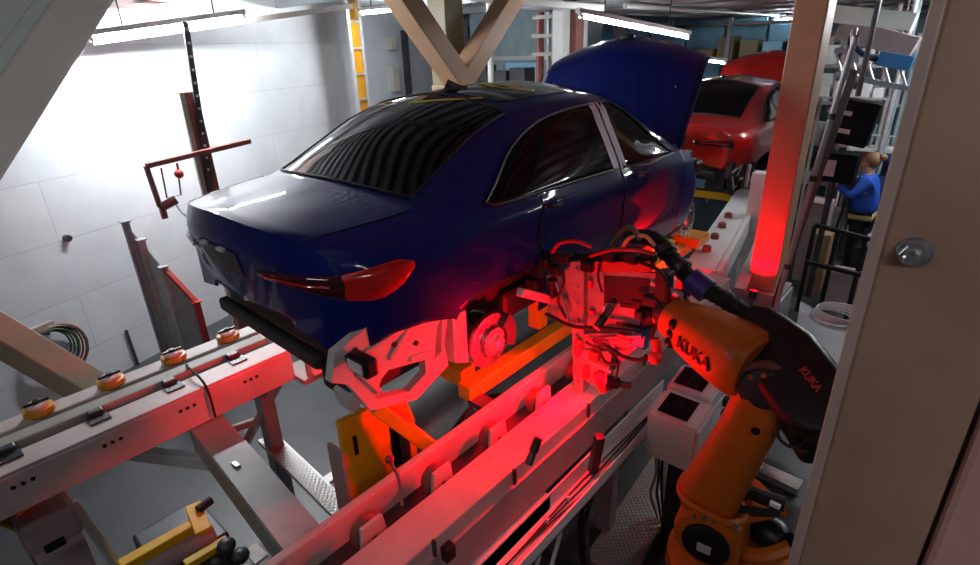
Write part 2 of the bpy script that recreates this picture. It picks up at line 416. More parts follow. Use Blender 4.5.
def bodyN(y, v, e=.01):
    du = bodyS(y+e, v)-bodyS(y-e, v); dv = bodyS(y, min(v+.05, 18))-bodyS(y, max(v-.05, 0))
    n = du.cross(dv)
    if n.length < 1e-9: return Vector((0, 0, 1))
    n.normalize(); p = bodyS(y, v)
    return n if n.dot(p-Vector((0, p.y, .6))) > 0 else -n
def onbody(y, v, off): return bodyS(y, v)+bodyN(y, v)*off
def capS(v, s):
    """rear closing panel: v around the tail outline, s 1 at the outline .. 0 in the middle"""
    p = bodyS(TAIL, v); c = Vector((p.x*.5, TAIL-.03, .60))
    q = c+(p-c)*s
    q.y = p.y*s+(1-s)*(TAIL+.03*abs(p.x)) - .045*math.sin(math.pi*min(1, (1-s)*3.2)/2) + .13*max(0, .75-s)
    return q
"""one finished shell is used for both cars"""
def body_shell(open_hood=True):
    bm = NB(); ny, nv = 118, 108
    ys = [TAIL+(NOSE-TAIL)*(i/ny) for i in range(ny+1)]
    for e in (-.37, .37): ys[min(range(len(ys)), key=lambda i: abs(ys[i]-e))] = e
    G = [[bm.verts.new(bodyS(y, 18*j/nv)) for j in range(nv+1)] for y in ys]
    for i in range(ny):
        for j in range(nv):
            v = 18*(j+.5)/nv; y = (ys[i]+ys[i+1])/2
            if open_hood and y > 2.40 and 4.3 < v < 13.7: continue
            bm.faces.new((G[i][j], G[i+1][j], G[i+1][j+1], G[i][j+1]))
    prev = G[0]
    for k in range(1, 13):
        s = 1-k/12*.93
        cur = [bm.verts.new(capS(18*j/nv, s)) for j in range(nv+1)]
        for j in range(nv): bm.faces.new((prev[j], prev[j+1], cur[j+1], cur[j]))
        prev = cur
    return bm
def lift(bm, base):
    bmesh.ops.translate(bm, vec=base, verts=bm.verts); return bm
def patch(cols, nrow=8, off=.004, edge=.012):
    """cols: list of (y, v_low, v_high) -> grid on the body, edges turned in"""
    rows = []
    for y, a, b in cols:
        rows.append([onbody(y, a+(b-a)*k/nrow, off if 0 < k < nrow else off*.3) for k in range(nrow+1)])
    return rows
def poly_cols(lo, hi, n=26):
    y0 = max(lo[0][0], hi[0][0]); y1 = min(lo[-1][0], hi[-1][0]); out = []
    lin = lambda K, y: K[0][1] if y <= K[0][0] else next((K[i][1]+(K[i+1][1]-K[i][1])*(y-K[i][0])/(K[i+1][0]-K[i][0]) for i in range(len(K)-1) if y <= K[i+1][0]), K[-1][1])
    for k in range(n+1):
        y = y0+(y1-y0)*k/n; out.append((y, lin(lo, y), lin(hi, y)))
    return out
mirc = lambda cols: [(y, 18-a, 18-b) for y, a, b in cols]

def make_car(base, paint, label, detail=True):
    base = Vector(base)
    t = thing('sedan_car', label, 'car', base)
    def part(name, bm, m, smooth=True, parent=t, **k): return obj(name, lift(bm, base), m, parent, smooth, **k)
    def seam(pts, r, m, name='seam', parent=t):
        bm = NB(); tube(bm, pts, r, 6, 2); return part(name, bm, m, parent=parent)
    body = part('body', body_shell(), paint, solid=.012)
    side_lo = [(-.03, 4.95), (.0, 4.62), (.06, 4.42), (.2, 4.28), (.5, 4.22), (1.27, 4.18)]
    side_hi = [(-.03, 5.0), (.1, 5.45), (.25, 5.9), (.42, 6.25), (.62, 6.5), (.85, 6.66), (1.05, 6.74), (1.27, 6.78)]
    fr_lo = [(1.37, 4.18), (2.22, 4.25)]
    fr_hi = [(1.37, 6.8), (1.6, 6.76), (1.78, 6.5), (1.98, 5.9), (2.13, 5.2), (2.22, 4.6)]
    for mir in (False, True):
        mm = mirc if mir else (lambda c: c)
        def onb(y, v, o): return onbody(y, 18-v if mir else v, o)
        # doors lie on the side as panels of their own
        def rear_edge(v): return .30+.10*max(0, (v-1.6)/2.4)+(.0 if v > 1.3 else .14*(1.3-v))
        for name, ya, yb in (('rear_door', None, 1.305), ('front_door', 1.325, 2.36)):
            bm = NB(); rows = []
            for k in range(15):
                v = .05+4.0*k/14; a = rear_edge(v) if ya is None else ya; b = yb+(.02*max(0, v-3) if ya else 0)
                rows.append([onb(a+(b-a)*j/24, v, .004) for j in range(25)])
            grid(bm, rows); d = part(name, bm, paint)
            edge = [onb(rear_edge(.05+4*k/14) if ya is None else ya, .05+4*k/14, .0045) for k in range(15)]
            seam(edge, .0045, 'black_trim', 'door_gap', d)
            if name == 'front_door': seam([onb(yb+.02*max(0, v-3), v, .0045) for v in (.1, 1, 2, 3, 4.05)], .0045, 'black_trim', 'door_gap', d)
            hy = .50 if ya is None else 1.56
            bm = NB(); c = onb(hy, 3.42, .006); n = bodyN(hy, 18-3.42 if mir else 3.42); R = frame_of(n, (0, 1, 0))
            ball(bm, c, .05, (.62, 1.35, .16), 18, R); part('handle_recess', bm, 'black_plastic', parent=d)
            bm = NB(); tube(bm, [onb(hy-.11, 3.46, .006), onb(hy-.09, 3.47, .03), onb(hy, 3.48, .036), onb(hy+.09, 3.48, .03), onb(hy+.11, 3.47, .006)], .012, 10, 4)
            part('door_handle', bm, paint, parent=d)
        # swage line crease along the side
        bm = NB(); grid(bm, patch(mm(poly_cols(side_lo, side_hi, 40)), 12, .005)); w = part('rear_side_window', bm, 'dark_glass')
        ring = [onb(y, v, .007) for y, v in side_lo[::-1]]+[onb(y, v, .007) for y, v in side_hi]
        seam(ring, .009, 'black_trim', 'window_trim', w)
        if detail:                                           # bare bright edge at the rear corner of the window
            seam([onb(-.035, 4.95, .010), onb(.0, 4.62, .010), onb(.05, 4.44, .010)], .005, 'chrome', 'corner_trim', w)
        bm = NB(); grid(bm, patch(mm(poly_cols(fr_lo, fr_hi, 30)), 12, .005)); w = part('front_side_window', bm, 'dark_glass')
        seam([onb(y, v, .007) for y, v in fr_lo[::-1]]+[onb(y, v, .007) for y, v in fr_hi]+[onb(*fr_lo[-1], .007)], .009, 'black_trim', 'window_trim', w)
        bm = NB(); grid(bm, patch(mm([(1.26, 4.15, 6.85), (1.32, 4.15, 6.85), (1.38, 4.15, 6.85)]), 12, .006)); bp = part('door_pillar', bm, 'black_trim')
        if detail and not mir:
            for ya, yb in ((1.222, 1.302), (1.325, 1.405)):
                bm = NB(); grid(bm, patch([(ya+.0, 4.1, 6.82), ((ya+yb)/2, 4.1, 6.82), (yb, 4.1, 6.82)], 12, .011)); o = part('protective_tape', bm, 'white_tape', parent=bp); o['label'] = 'lavender white protective tape strip on the door pillar'
    # windscreens, boot lid, roof
    rows = []
    for k in range(19):
        y = -.40+.86*k/18; row = []
        for j in range(25):
            w = -1+2*j/24; vv = 9-(1-abs(w))*0-(abs(w))*1.95
            yy = -.40+.05*w*w+(.86-.09*w*w)*k/18
            row.append(onbody(yy, vv if w >= 0 else 18-vv, .005))
        rows.append(row)
    bm = NB(); grid(bm, rows); rw = part('rear_window', bm, 'dark_glass')
    ring = rows[0]+[r[-1] for r in rows]+rows[-1][::-1]+[r[0] for r in rows][::-1]
    seam(ring, .008, 'black_trim', 'window_trim', rw)
    rows = []
    for k in range(13):
        row = []
        for j in range(25):
            w = -1+2*j/24; vv = 9-abs(w)*1.85; yy = 1.66-.06*w*w+(.74+.0*w)*k/12
            row.append(onbody(yy, vv if w >= 0 else 18-vv, .005))
        rows.append(row)
    bm = NB(); grid(bm, rows); part('windscreen', bm, 'dark_glass')
    rows = []
    for k in range(21):
        row = []
        for j in range(41):
            w = -1+2*j/40; vv = 9-abs(w)*2.45; yy = -1.04+(.60)*k/20
            row.append(onbody(yy, vv if w >= 0 else 18-vv, (.004 if k else .001)))
        rows.append(row)
    bm = NB(); grid(bm, rows); lid = part('boot_lid', bm, paint)
    seam([r[-1] for r in rows][::-1]+[], .0025, 'black_trim', 'lid_gap', lid); seam([r[0] for r in rows], .004, 'black_trim', 'lid_gap', lid)
    bm = NB(); grid(bm, [[capS(9+w, s)+Vector((0, -.006, 0)) for w in [-.82+1.64*j/20 for j in range(21)]] for s in (.72, .66, .58, .5, .42)])
    part('plate_recess', bm, 'black_plastic', parent=lid)
    for w0 in (-.35, .35):
        bm = NB(); box(bm, capS(9+w0, .71)+Vector((0, -.01, 0)), (.06, .02, .015)); part('plate_lamp', bm, 'label_white', parent=lid)
    # roof overlay, dark on the blue car to paint in the reflected ceiling; shark fin
    rows = []
    for k in range(13):
        rows.append([onbody(.52+1.08*k/12, 9+(-1.5+3.0*j/16), .003) for j in range(17)])
    bm = NB(); grid(bm, rows); part('roof_overlay', bm, 'dark_glass' if detail else paint)
    bm = NB(); c = onbody(.62, 9, .0); loft(bm, [[c+Vector((x, -.10, 0)) for x in (-.035, 0, .035)]+[c+Vector((0, -.10, .01))], [c+Vector((-.035, -.05, 0)), c+Vector((0, -.05, -.005)), c+Vector((.035, -.05, 0)), c+Vector((0, -.06, .065))], [c+Vector((-.03, .08, 0)), c+Vector((0, .08, -.005)), c+Vector((.03, .08, 0)), c+Vector((0, .06, .02))]])
    fin = part('roof_antenna', bm, 'black_plastic', smooth=False)
    # tape on glass and roof
    def tape(pts, wd, m='yellow_tape'):
        bm = NB(); L = []
        for i, (y, v) in enumerate(pts):
            p = onbody(y, v, .009); a = onbody(*pts[max(i-1, 0)], .009); b = onbody(*pts[min(i+1, len(pts)-1)], .009)
            sd = (b-a).cross(bodyN(y, v)).normalized()*wd/2; L.append([p+sd, p-sd])
        grid(bm, L); o = part('masking_tape', bm, m, smooth=False); o['label'] = 'strip of yellow masking tape stuck on the roof'
    if detail:
        for tp in ((((.46, 10.05), (.62, 9.95), (.76, 9.9)), .035), (((.82, 9.75), (.86, 9.3), (.86, 8.85), (.80, 8.4)), .06), (((.80, 8.35), (.88, 8.05), (.96, 7.8)), .04), (((.28, 9.2), (.34, 8.75), (.42, 8.3), (.52, 7.95)), .035)):
            tape(*tp)
    else:
        tape(((.60, 9.6), (.66, 9.3)), .12); tape(((.70, 9.4), (.70, 8.4)), .05); tape(((.50, 8.5), (.66, 8.35)), .07)
    # tail lamps: round the rear corner, then across the closing panel
    def v_at(y, z):
        lo, hi = 0.0, 5.0
        for _ in range(30):
            m = (lo+hi)/2
            if bodyS(y, m).z < z: lo = m
            else: hi = m
        return lo
    def cap_at(x, z):
        best = None
        for k in range(400):
            v = .5+7.8*k/399; p = bodyS(TAIL, v); s = (z-.60)/(p.z-.60)
            if not .05 < s <= 1: continue
            e = abs(p.x*.5+p.x*.5*s-x)
            if best is None or e < best[0]: best = (e, v, s)
        return capS(best[1], best[2])
    for mir in (False, True):
        L = [('b', -.62, .905, .012, .012), ('b', -.66, .90, .028, .03), ('b', -.72, .895, .045, .06), ('b', -.80, .885, .052, .078), ('b', -.88, .875, .055, .085), ('b', -.95, .868, .055, .085), ('b', -1.0, .864, .053, .08), ('b', -1.035, .862, .05, .075),
             ('c', .745, .862, .048, .068), ('c', .70, .862, .046, .056), ('c', .62, .864, .042, .044), ('c', .53, .866, .036, .036), ('c', .44, .868, .03, .03), ('c', .36, .87, .024, .024), ('c', .29, .872, .012, .012)]
        n = len(L); rows = []
        for i, (k, q, zc, hu, hd_) in enumerate(L):
            row = []
            for j in range(7):
                z = zc+(hu*(j-3)/3 if j > 3 else hd_*(j-3)/3); off = .002 if j in (0, 6) or i in (0, n-1) else .013
                if k == 'b': p = onbody(q, v_at(q, z), off)
                else: p = cap_at(q, z)+Vector((.4*off, -off, 0))
                row.append(Vector((-p.x, p.y, p.z)) if mir else p)
            rows.append(row)
        cut = 8
        bm = NB(); grid(bm, rows[:cut+1]); tl = part('tail_lamp', bm, 'red_lens')
        bm = NB(); grid(bm, rows[cut:]); part('inner_lens', bm, 'smoked_lens', parent=tl)
        bm = NB(); tube(bm, [r[3]+Vector((0, -.004, 0)) for r in rows[cut+1:-1]], .005, 6, 2); part('light_bar', bm, 'red_lens', parent=tl)
    # bare rear end where the bumper cover is missing
    bm = NB(); beam(bm, (-.45, -.94, .47), (.60, -.97, .47), .06, .08, bev=.02); part('crash_beam', bm, 'under_body', smooth=False)
    bm = NB(); bb(bm, (-.60, -.85, .36), (.66, 2.75, .62), .04); bb(bm, (-.5, -.88, .42), (.5, -.8, .70), .03)
    bb(bm, (-.70, .22, .22), (.71, 2.5, .42), .04); bb(bm, (.45, -.90, .24), (.70, -.32, .60), .02); bb(bm, (-.70, -.80, .30), (-.45, -.32, .60), .02); bb(bm, (-.7, -.5, .6), (.7, 2.4, .95), .05); part('underbody', bm, 'under_body', smooth=False)
    for sg in (1, -1):
        # primed inner side wall under the quarter panel, pressed with openings
        X = .735*sg
        clip = (lambda a: max(a, -.74)) if sg < 0 else (lambda a: a)
        o1 = [(-1.00, .60), (-1.04, .47), (-.96, .42), (-.86, .22), (-.58, .13), (-.34, .22), (-.36, .36), (-.30, .58), (-.5, .64), (-.8, .66)]
        holes = () if sg < 0 else ([(-.83, .27), (-.62, .20), (-.50, .25), (-.50, .33), (-.76, .39)], [(-.44, .30), (-.40, .48), (-.36, .52), (-.38, .32)])
        bm = NB(); outer = [bm.verts.new((X, clip(a), b)) for a, b in o1]; E = [bm.edges.new((outer[i], outer[(i+1) % len(outer)])) for i in range(len(outer))]
        for h in holes:
            vs = [bm.verts.new((X, a, b)) for a, b in h]; E += [bm.edges.new((vs[i], vs[(i+1) % len(vs)])) for i in range(len(vs))]
        bmesh.ops.triangle_fill(bm, use_beauty=True, use_dissolve=False, edges=E)
        ex = bmesh.ops.extrude_face_region(bm, geom=bm.faces[:]); bmesh.ops.translate(bm, vec=(.05*sg, 0, 0), verts=[g for g in ex['geom'] if isinstance(g, bmesh.types.BMVert)])
        w = part('inner_wheelhouse_panel', bm, 'primer' if detail else 'under_body', smooth=False); w['label'] = 'bare primed inner side panel with pressed openings'
        for a, b in () if sg < 0 else (((-.93, .52), (-.62, .56)), ((-.72, .44), (-.52, .60)), ((-.60, .38), (-.46, .36)), ((-.90, .46), (-.80, .30))):
            bm = NB(); beam(bm, (X+.055*sg, *a), (X+.055*sg, *b), .03, .016, (1, 0, 0), .006); part('stiffening_rib', bm, 'primer', parent=w)
        for a, b in () if sg < 0 else ((-.9, .57), (-.75, .60), (-.55, .45), (-.4, .56), (-.68, .50)):
            bm = NB(); cyl(bm, (X+.04*sg, a, b), (X+.058*sg, a, b), .014, seg=10); part('rubber_plug', bm, 'black_rubber', parent=w)
        if sg > 0:
            bm = NB(); loft(bm, [[(.66, -.30, .20), (.80, -.30, .22), (.80, -.30, .5), (.66, -.30, .52)], [(.66, -.18, .14), (.78, -.18, .16), (.80, -.20, .5), (.66, -.2, .52)]]); part('wheelhouse_liner', bm, 'primer', smooth=False)
        # rear brake and suspension
        hy, hz = 0.0, .225
        bm = NB(); lathe(bm, (.765*sg, hy, hz), (sg, 0, 0), [(.165, 0), (.168, .004), (.168, .028), (.165, .032), (.098, .032), (.094, .036), (.092, .055), (.088, .062), (.04, .062)], 40)
        dk = part('brake_disc', bm, 'brake_disc')
        bm = NB(); lathe(bm, (.80*sg, hy, hz), (sg, 0, 0), [(.06, 0), (.06, .035), (.038, .04), (.036, .065), (.02, .07)], 24)
        for k in range(5):
            a = 2*math.pi*k/5; p = Vector((.82*sg, hy+.045*math.cos(a), hz+.045*math.sin(a))); cyl(bm, p, p+Vector((.04*sg, 0, 0)), .007, seg=8)
        part('wheel_hub', bm, 'zinc', parent=dk)
        bm = NB(); loft(bm, [[(x*sg, hy+r*math.cos(a), hz+r*math.sin(a)) for x, r in ((.745, .10), (.745, .185), (.84, .185), (.84, .10))] for a in [math.radians(-28+11*k) for k in range(8)]])
        part('brake_caliper', bm, 'dark_steel', smooth=False)
        bm = NB(); bb(bm, (.60*sg, -.08, .12), (.765*sg, .08, .34), .02); tube(bm, [(.70*sg, .02, .2), (.5*sg, .06, .26), (.25*sg, .1, .32)], .035, 8, 3); tube(bm, [(.66*sg, -.1, .18), (.5*sg, -.2, .26), (.3*sg, -.24, .32)], .03, 8, 3)
        tube(bm, [(.66*sg, .1, .25), (.6*sg, .35, .3), (.56*sg, .6, .34)], .03, 8, 3); part('suspension_arm', bm, 'dark_steel')
        bm = NB(); cyl(bm, (.66*sg, -.06, .24), (.62*sg, -.05, .74), .035, seg=14); part('damper', bm, 'black_plastic')
        bm = NB(); lathe(bm, (.765*sg, 2.80, .27), (sg, 0, 0), [(.17, 0), (.172, .03), (.10, .032), (.09, .06), (.03, .064)], 36); part('front_brake_disc', bm, 'brake_disc')
        # bare front end
        bm = NB(); bb(bm, (.42*sg, 2.5, .5), (.56*sg, 3.12, .62), .02); part('front_rail', bm, 'primer', smooth=False)
        bm = NB(); lathe(bm, (.58*sg, 2.72, .58), (0, 0, 1), [(.12, 0), (.12, .2), (.10, .28), (.05, .30)], 18); part('strut_tower', bm, 'primer')
        bm = NB(); bb(bm, (.5*sg, 2.86, .66), (.80*sg, 3.02, .80), .03); part('headlamp_bracket', bm, 'black_plastic', smooth=False)
    bm = NB(); bb(bm, (-.62, 3.02, .35), (.62, 3.08, .78), .01); part('radiator', bm, 'black_plastic', smooth=False)
    bm = NB(); bb(bm, (-.66, 3.0, .80), (.66, 3.08, .85), .01); part('lock_carrier', bm, 'dark_steel', smooth=False)
    bm = NB(); bb(bm, (-.35, 2.5, .5), (.35, 2.98, .86), .06); part('engine', bm, 'dark_steel', smooth=False)
    if detail:
        c = Vector((0.880, -0.936, 2.152))-base
        bm = NB(); box(bm, c, (.15, .07, .085), None, .015); bb(bm, (.76, c.y-.02, c.z-.02), (c.x, c.y+.02, c.z+.02)); br = part('sensor_bracket', bm, 'black_plastic', smooth=False)
        bm = NB(); box(bm, c+Vector((.0, -.037, .002)), (.10, .006, .05)); part('sensor_label', bm, 'label_white', smooth=False, parent=br)
        bm = NB(); c2 = Vector((0.660, -0.902, 1.862))-base; loft(bm, [[c2+Vector((-.08, -.02, .03)), c2+Vector((.06, -.03, .02)), c2+Vector((.07, -.02, -.05)), c2+Vector((-.05, -.02, -.04))], [c2+Vector((-.06, .3, .2)), c2+Vector((.06, .3, .2)), c2+Vector((.06, .3, .12)), c2+Vector((-.05, .3, .12))]]); part('crumple_bracket', bm, 'primer', smooth=False)
    # bonnet raised on its rear hinge
    ang = math.radians(57 if detail else 60); rows = []
    top = []
    for k in range(19):
        u = k/18; L = 1.02*u; row = []
        for j in range(29):
            w = -1+2*j/28; hw = .82*(1-.06*u**3); cr_ = .05*(1-w*w)+.02*math.cos(w*math.pi*1.3)*(.4+u)
            lx = hw*w; ly = L*(1-.13*abs(w)**2.2*u); lz = cr_+(-.10*max(0, (u-.72)/.28)**1.8)-.035*abs(w)**6
            row.append(Vector((lx, 2.36+ly*math.cos(ang)-lz*math.sin(ang), 1.0+ly*math.sin(ang)+lz*math.cos(ang))))
        rows.append(row)
    bm = NB(); grid(bm, rows); hood = part('bonnet', bm, paint, solid=.02)
    for sg in (1, -1):
        bm = NB(); beam(bm, (.70*sg, 2.42, .92), (.72*sg, 2.42, 1.08), .03, .02); tube(bm, [(.70*sg, 2.5, .9), (.68*sg, 2.62, 1.2), (.62*sg, 2.66, 1.45)], .012, 8, 2); part('bonnet_hinge', bm, 'dark_steel', parent=hood)
    if detail:
        bm = NB(); c = rows[-1][14]; box(bm, c+Vector((0, -.01, .0)), (.14, .06, .05), None, .012); part('bonnet_latch', bm, 'black_plastic', parent=hood)
    return t
make_car((0, 0, 1.6), 'blue_paint', 'dark blue sedan on the line with raised bonnet and no rear bumper')
make_car((-0.38, 6.05, 1.33), 'red_paint', 'bright red sedan with raised bonnet, next on the line ahead of the blue car', False)

# ---------------------------------------------------------------- big painted steelwork
t = thing('steel_column', 'broad brown painted steel column close to the camera with one bolt', 'column', (2.66, -1.13, 0))
bm = NB(); bb(bm, (2.598, -1.20, 0), (2.751, -1.06, 4.1), .006); obj('column_shaft', bm, 'column_paint', t)
bm = NB(); bb(bm, (2.584, -1.205, 0), (2.600, -1.06, 4.1), .003); obj('edge_flange', bm, 'column_edge', t)
bc = V((2.636, -1.200, 3.123))
bm = NB(); lathe(bm, bc+Vector((0, .003, 0)), (0, -1, 0), [(.021, 0), (.021, .006), (.018, .009)], 24)
lathe(bm, bc+Vector((0, -.006, 0)), (0, -1, 0), [(.0165, 0), (.0165, .014), (.014, .017)], 6); lathe(bm, bc+Vector((0, -.02, 0)), (0, -1, 0), [(.0095, 0), (.0095, .016), (.007, .019)], 16)
obj('bolt', bm, 'steel', t, True)
bm = NB(); bb(bm, (2.757, -1.21, 0), (2.91, -1.10, 4.1), .01); tag(obj('conduit_duct', bm, 'duct_pink'), 'pinkish duct post beside the broad brown column at the picture corner', 'duct')

t = thing('steel_column', 'beige box column lit red standing beyond the robot', 'column', (1.45, 3.18, 0))
bm = NB(); bb(bm, (1.335, 3.05, 1.24), (1.575, 3.32, 4.1), .012); obj('column_shaft', bm, 'beige_paint', t)
bm = NB(); bb(bm, (1.27, 2.98, 1.20), (1.64, 3.40, 1.24), .004)
for dx in (1.30, 1.61): cyl(bm, (dx, 3.02, 1.24), (dx, 3.02, 1.27), .014, seg=6)
obj('base_plate', bm, 'pink_grey', t)
bm = NB(); bb(bm, (1.25, 2.97, 0), (1.66, 3.42, 1.2), .01); obj('plinth', bm, 'grey_paint', t)

t = thing('diagonal_brace', 'grey green diagonal beam crossing the upper corner close to the camera', 'beam', (1.584, -1.941, 3.275))
A, B = V((1.694, -2.085, 3.159)), V((1.467, -1.641, 3.601)); d = (B-A).normalized(); vw = (cam.location-(A+B)/2).normalized(); sd = d.cross(vw).normalized()
if sd.dot(V((1.539, -1.884, 3.478))-(A+B)/2) < 0: sd = -sd
A = A-d*2.3; B = B+d*((4.09-B.z)/d.z)
bm = NB(); beam(bm, A+sd*.01, B+sd*.01, .058, .12, vw, .004); obj('flange', bm, 'flange_paint', t)
bm = NB(); beam(bm, A+sd*.24-vw*.05, B+sd*.24-vw*.05, .42, .03, vw, .004); obj('web', bm, 'greygreen_paint', t)
bm = NB(); beam(bm, A+sd*.125-vw*.025, B+sd*.125-vw*.025, .012, .02, vw, .004); obj('weld_bead', bm, 'greygreen_paint', t)
bm = NB(); beam(bm, A+sd*.047-vw*.01, B+sd*.047-vw*.01, .02, .07, vw, .006); obj('inner_lip', bm, 'greygreen_paint', t)

def strut(name, label, A, B, w, h, m, up=(0, 0, 1), bev=.008):
    bm = NB(); beam(bm, A, B, w, h, up, bev); return tag(obj(name, bm, m), label, 'beam')
# V of two braces beyond the roof of the blue car, and the upright behind them
strut('diagonal_brace', 'beige diagonal brace leaning in from the white wall to the foot of the V', (-1.750, 1.551, 4.061), (-1.750, 2.519, 3.013), .20, .26, 'beige_paint', (1, 0, 0))
strut('diagonal_brace', 'beige diagonal brace leaning out from the foot of the V towards the bonnet', (-1.750, 3.657, 4.149), (-1.750, 2.440, 3.018), .20, .24, 'beige_paint', (1, 0, 0))
bm = NB(); bb(bm, (-2.25, 2.55, 0), (-1.98, 2.83, 4.1), .01); tag(obj('steel_column', bm, 'olive_paint'), 'olive steel upright between the two beige diagonal braces', 'column')
bm = NB(); bb(bm, (-1.9, 2.2, 0), (-1.6, 2.5, 3.04), .01); tag(obj('steel_column', bm, 'beige_paint'), 'beige stub column under the foot of the V of braces', 'column')
strut('diagonal_brace', 'beige brown brace coming down from the wall side to the roller rail', (-1.818, -1.961, 1.994), (-1.336, -1.492, 1.315), .17, .20, 'pale_beige', (0.2, -0.1, 1))

# ---------------------------------------------------------------- conveyor, wall side
t = thing('roller_rail', 'pinkish white conveyor rail with yellow roller cups on the wall side', 'conveyor', (-.8, -1.5, 0))
bm = NB(); bb(bm, (-.60, -2.75, 1.30), (-.555, -.55, 1.515), .006); bb(bm, (-.74, -2.75, 1.505), (-.56, -.55, 1.535), .004); obj('web_plate', bm, 'rail_paint', t)
bm = NB(); bb(bm, (-.90, -2.75, 1.50), (-.79, -.58, 1.56), .01); obj('guide_bar', bm, 'warmgrey_paint', t)
bm = NB(); bb(bm, (-1.16, -2.75, 1.36), (-1.02, -.50, 1.52), .008); obj('outer_channel', bm, 'rail_paint', t)
bm = NB(); bb(bm, (-1.02, -2.75, 1.30), (-.60, -.55, 1.33)); obj('floor_plate', bm, 'dark_steel', t)
for k in range(5):
    y = -.80-.40*k
    for dy in (-.04, 0, .04):
        bm = NB(); cyl(bm, (-.556, y+dy-.05, 1.45), (-.552, y+dy-.05, 1.45), .011, seg=12); obj('hole', bm, 'black_plastic', t)
    bm = NB(); bb(bm, (-.735, y-.10, 1.536), (-.66, y+.0, 1.545)); bb(bm, (-.79, y-.09, 1.50), (-.735, y-.01, 1.57), .01); obj('clamp', bm, 'dark_steel', t)
for k in range(5):
    y = -.74-.37*k
    bm = NB(); lathe(bm, (-1.06, y, 1.515), (0, 0, 1), [(.055, 0), (.078, .025), (.074, .055), (.05, .06)], 22); cu = obj('roller_cup', bm, 'amber_plastic', t, True)
    bm = NB(); cyl(bm, (-1.06, y, 1.574), (-1.06, y, 1.595), .048, seg=18); obj('roller', bm, 'label_white', cu, True)
    bm = NB(); beam(bm, (-1.06, y-.06, 1.60), (-1.06, y+.06, 1.60), .016, .014); cyl(bm, (-1.06, y, 1.59), (-1.06, y, 1.615), .016, seg=10); obj('roller_axle', bm, 'black_plastic', cu)
bm = NB(); tube(bm, [(-.92, -1.08, 1.53), (-.8, -1.12, 1.585), (-.62, -1.12, 1.57), (-.54, -1.12, 1.50), (-.535, -1.12, 1.32)], .008, 6); obj('cable', bm, 'black_rubber', t)
for y in (-.66, -2.1):
    bm = NB(); bb(bm, (-.95, y-.05, 0), (-.83, y+.05, 1.32), .006); obj('leg', bm, 'grey_paint', t)
bm = NB(); bb(bm, (-.70, -.56, 1.30), (-.42, -.40, 1.34), .006); bb(bm, (-.46, -.52, 1.34), (-.40, -.36, 1.52), .01); obj('end_stop', bm, 'warmgrey_paint', t)
bm = NB(); box(bm, (-.36, -.44, 1.47), (.05, .16, .17), None, .015); obj('end_sensor', bm, 'label_white', t)
bm = NB(); box(bm, (-.33, -.36, 1.48), (.06, .05, .20), None, .015); obj('end_bumper', bm, 'amber_plastic', t)

strut('cross_beam', 'bare steel cross beam joining the two conveyor rails', (-.62, -1.16, 1.19), (1.0, -1.30, 1.19), .20, .20, 'warmgrey_paint')
t = thing('cover_plate', 'galvanised cover plate lying along the steel cross beam', 'plate', (.3, -1.2, 1.29))
bm = NB(); beam(bm, (-.20, -1.195, 1.297), (.93, -1.293, 1.297), .19, .008); obj('plate', bm, 'galvanised', t)
bm = NB(); box(bm, (-.02, -1.24, 1.308), (.06, .03, .016), None, .004); obj('catch', bm, 'steel', t)
strut('support_strut', 'pale slanted strut holding up the end of the wall side rail', (-0.703, -0.568, 1.280), (-1.157, -0.786, 0.550), .09, .05, 'warmgrey_paint')
strut('support_strut', 'white steel bar running from the wall side rail to the cross beam', (-0.916, -1.544, 1.120), (-0.464, -1.219, 1.060), .06, .09, 'white_paint')
strut('support_strut', 'thin pale post slanting down below the wall side rail', (-0.873, -1.888, 1.000), (-0.739, -1.809, 0.450), .04, .05, 'zinc')
strut('support_strut', 'pale bar lying behind the slanted strut under the rail', (-0.689, -1.060, 1.080), (-1.102, -0.656, 0.750), .05, .05, 'zinc')
t = thing('floor_tread', 'narrow chequer plate tread crossing the pit beside the cross beam', 'walkway', (-0.338, -0.697, 0.620))
bm = NB(); A, B = V((-1.045, -0.650, 0.600)), V((0.188, -0.725, 0.600)); beam(bm, A, B, .13, .03); obj('tread', bm, 'chequer_plate', t)
bm = NB(); beam(bm, A+Vector((.0, .07, -.02)), B+Vector((0, .07, -.02)), .015, .07); obj('edge_rail', bm, 'zinc', t)
for q in (A.lerp(B, .1), A.lerp(B, .9)):
    bm = NB(); beam(bm, (q.x, q.y, 0), (q.x, q.y, .59), .05, .05); obj('leg', bm, 'grey_paint', t)
strut('support_strut', 'pale flat bar between the chequer tread and the yellow carrier plate', (-0.308, -0.664, 0.550), (-0.317, -0.382, 0.550), .09, .03, 'zinc')

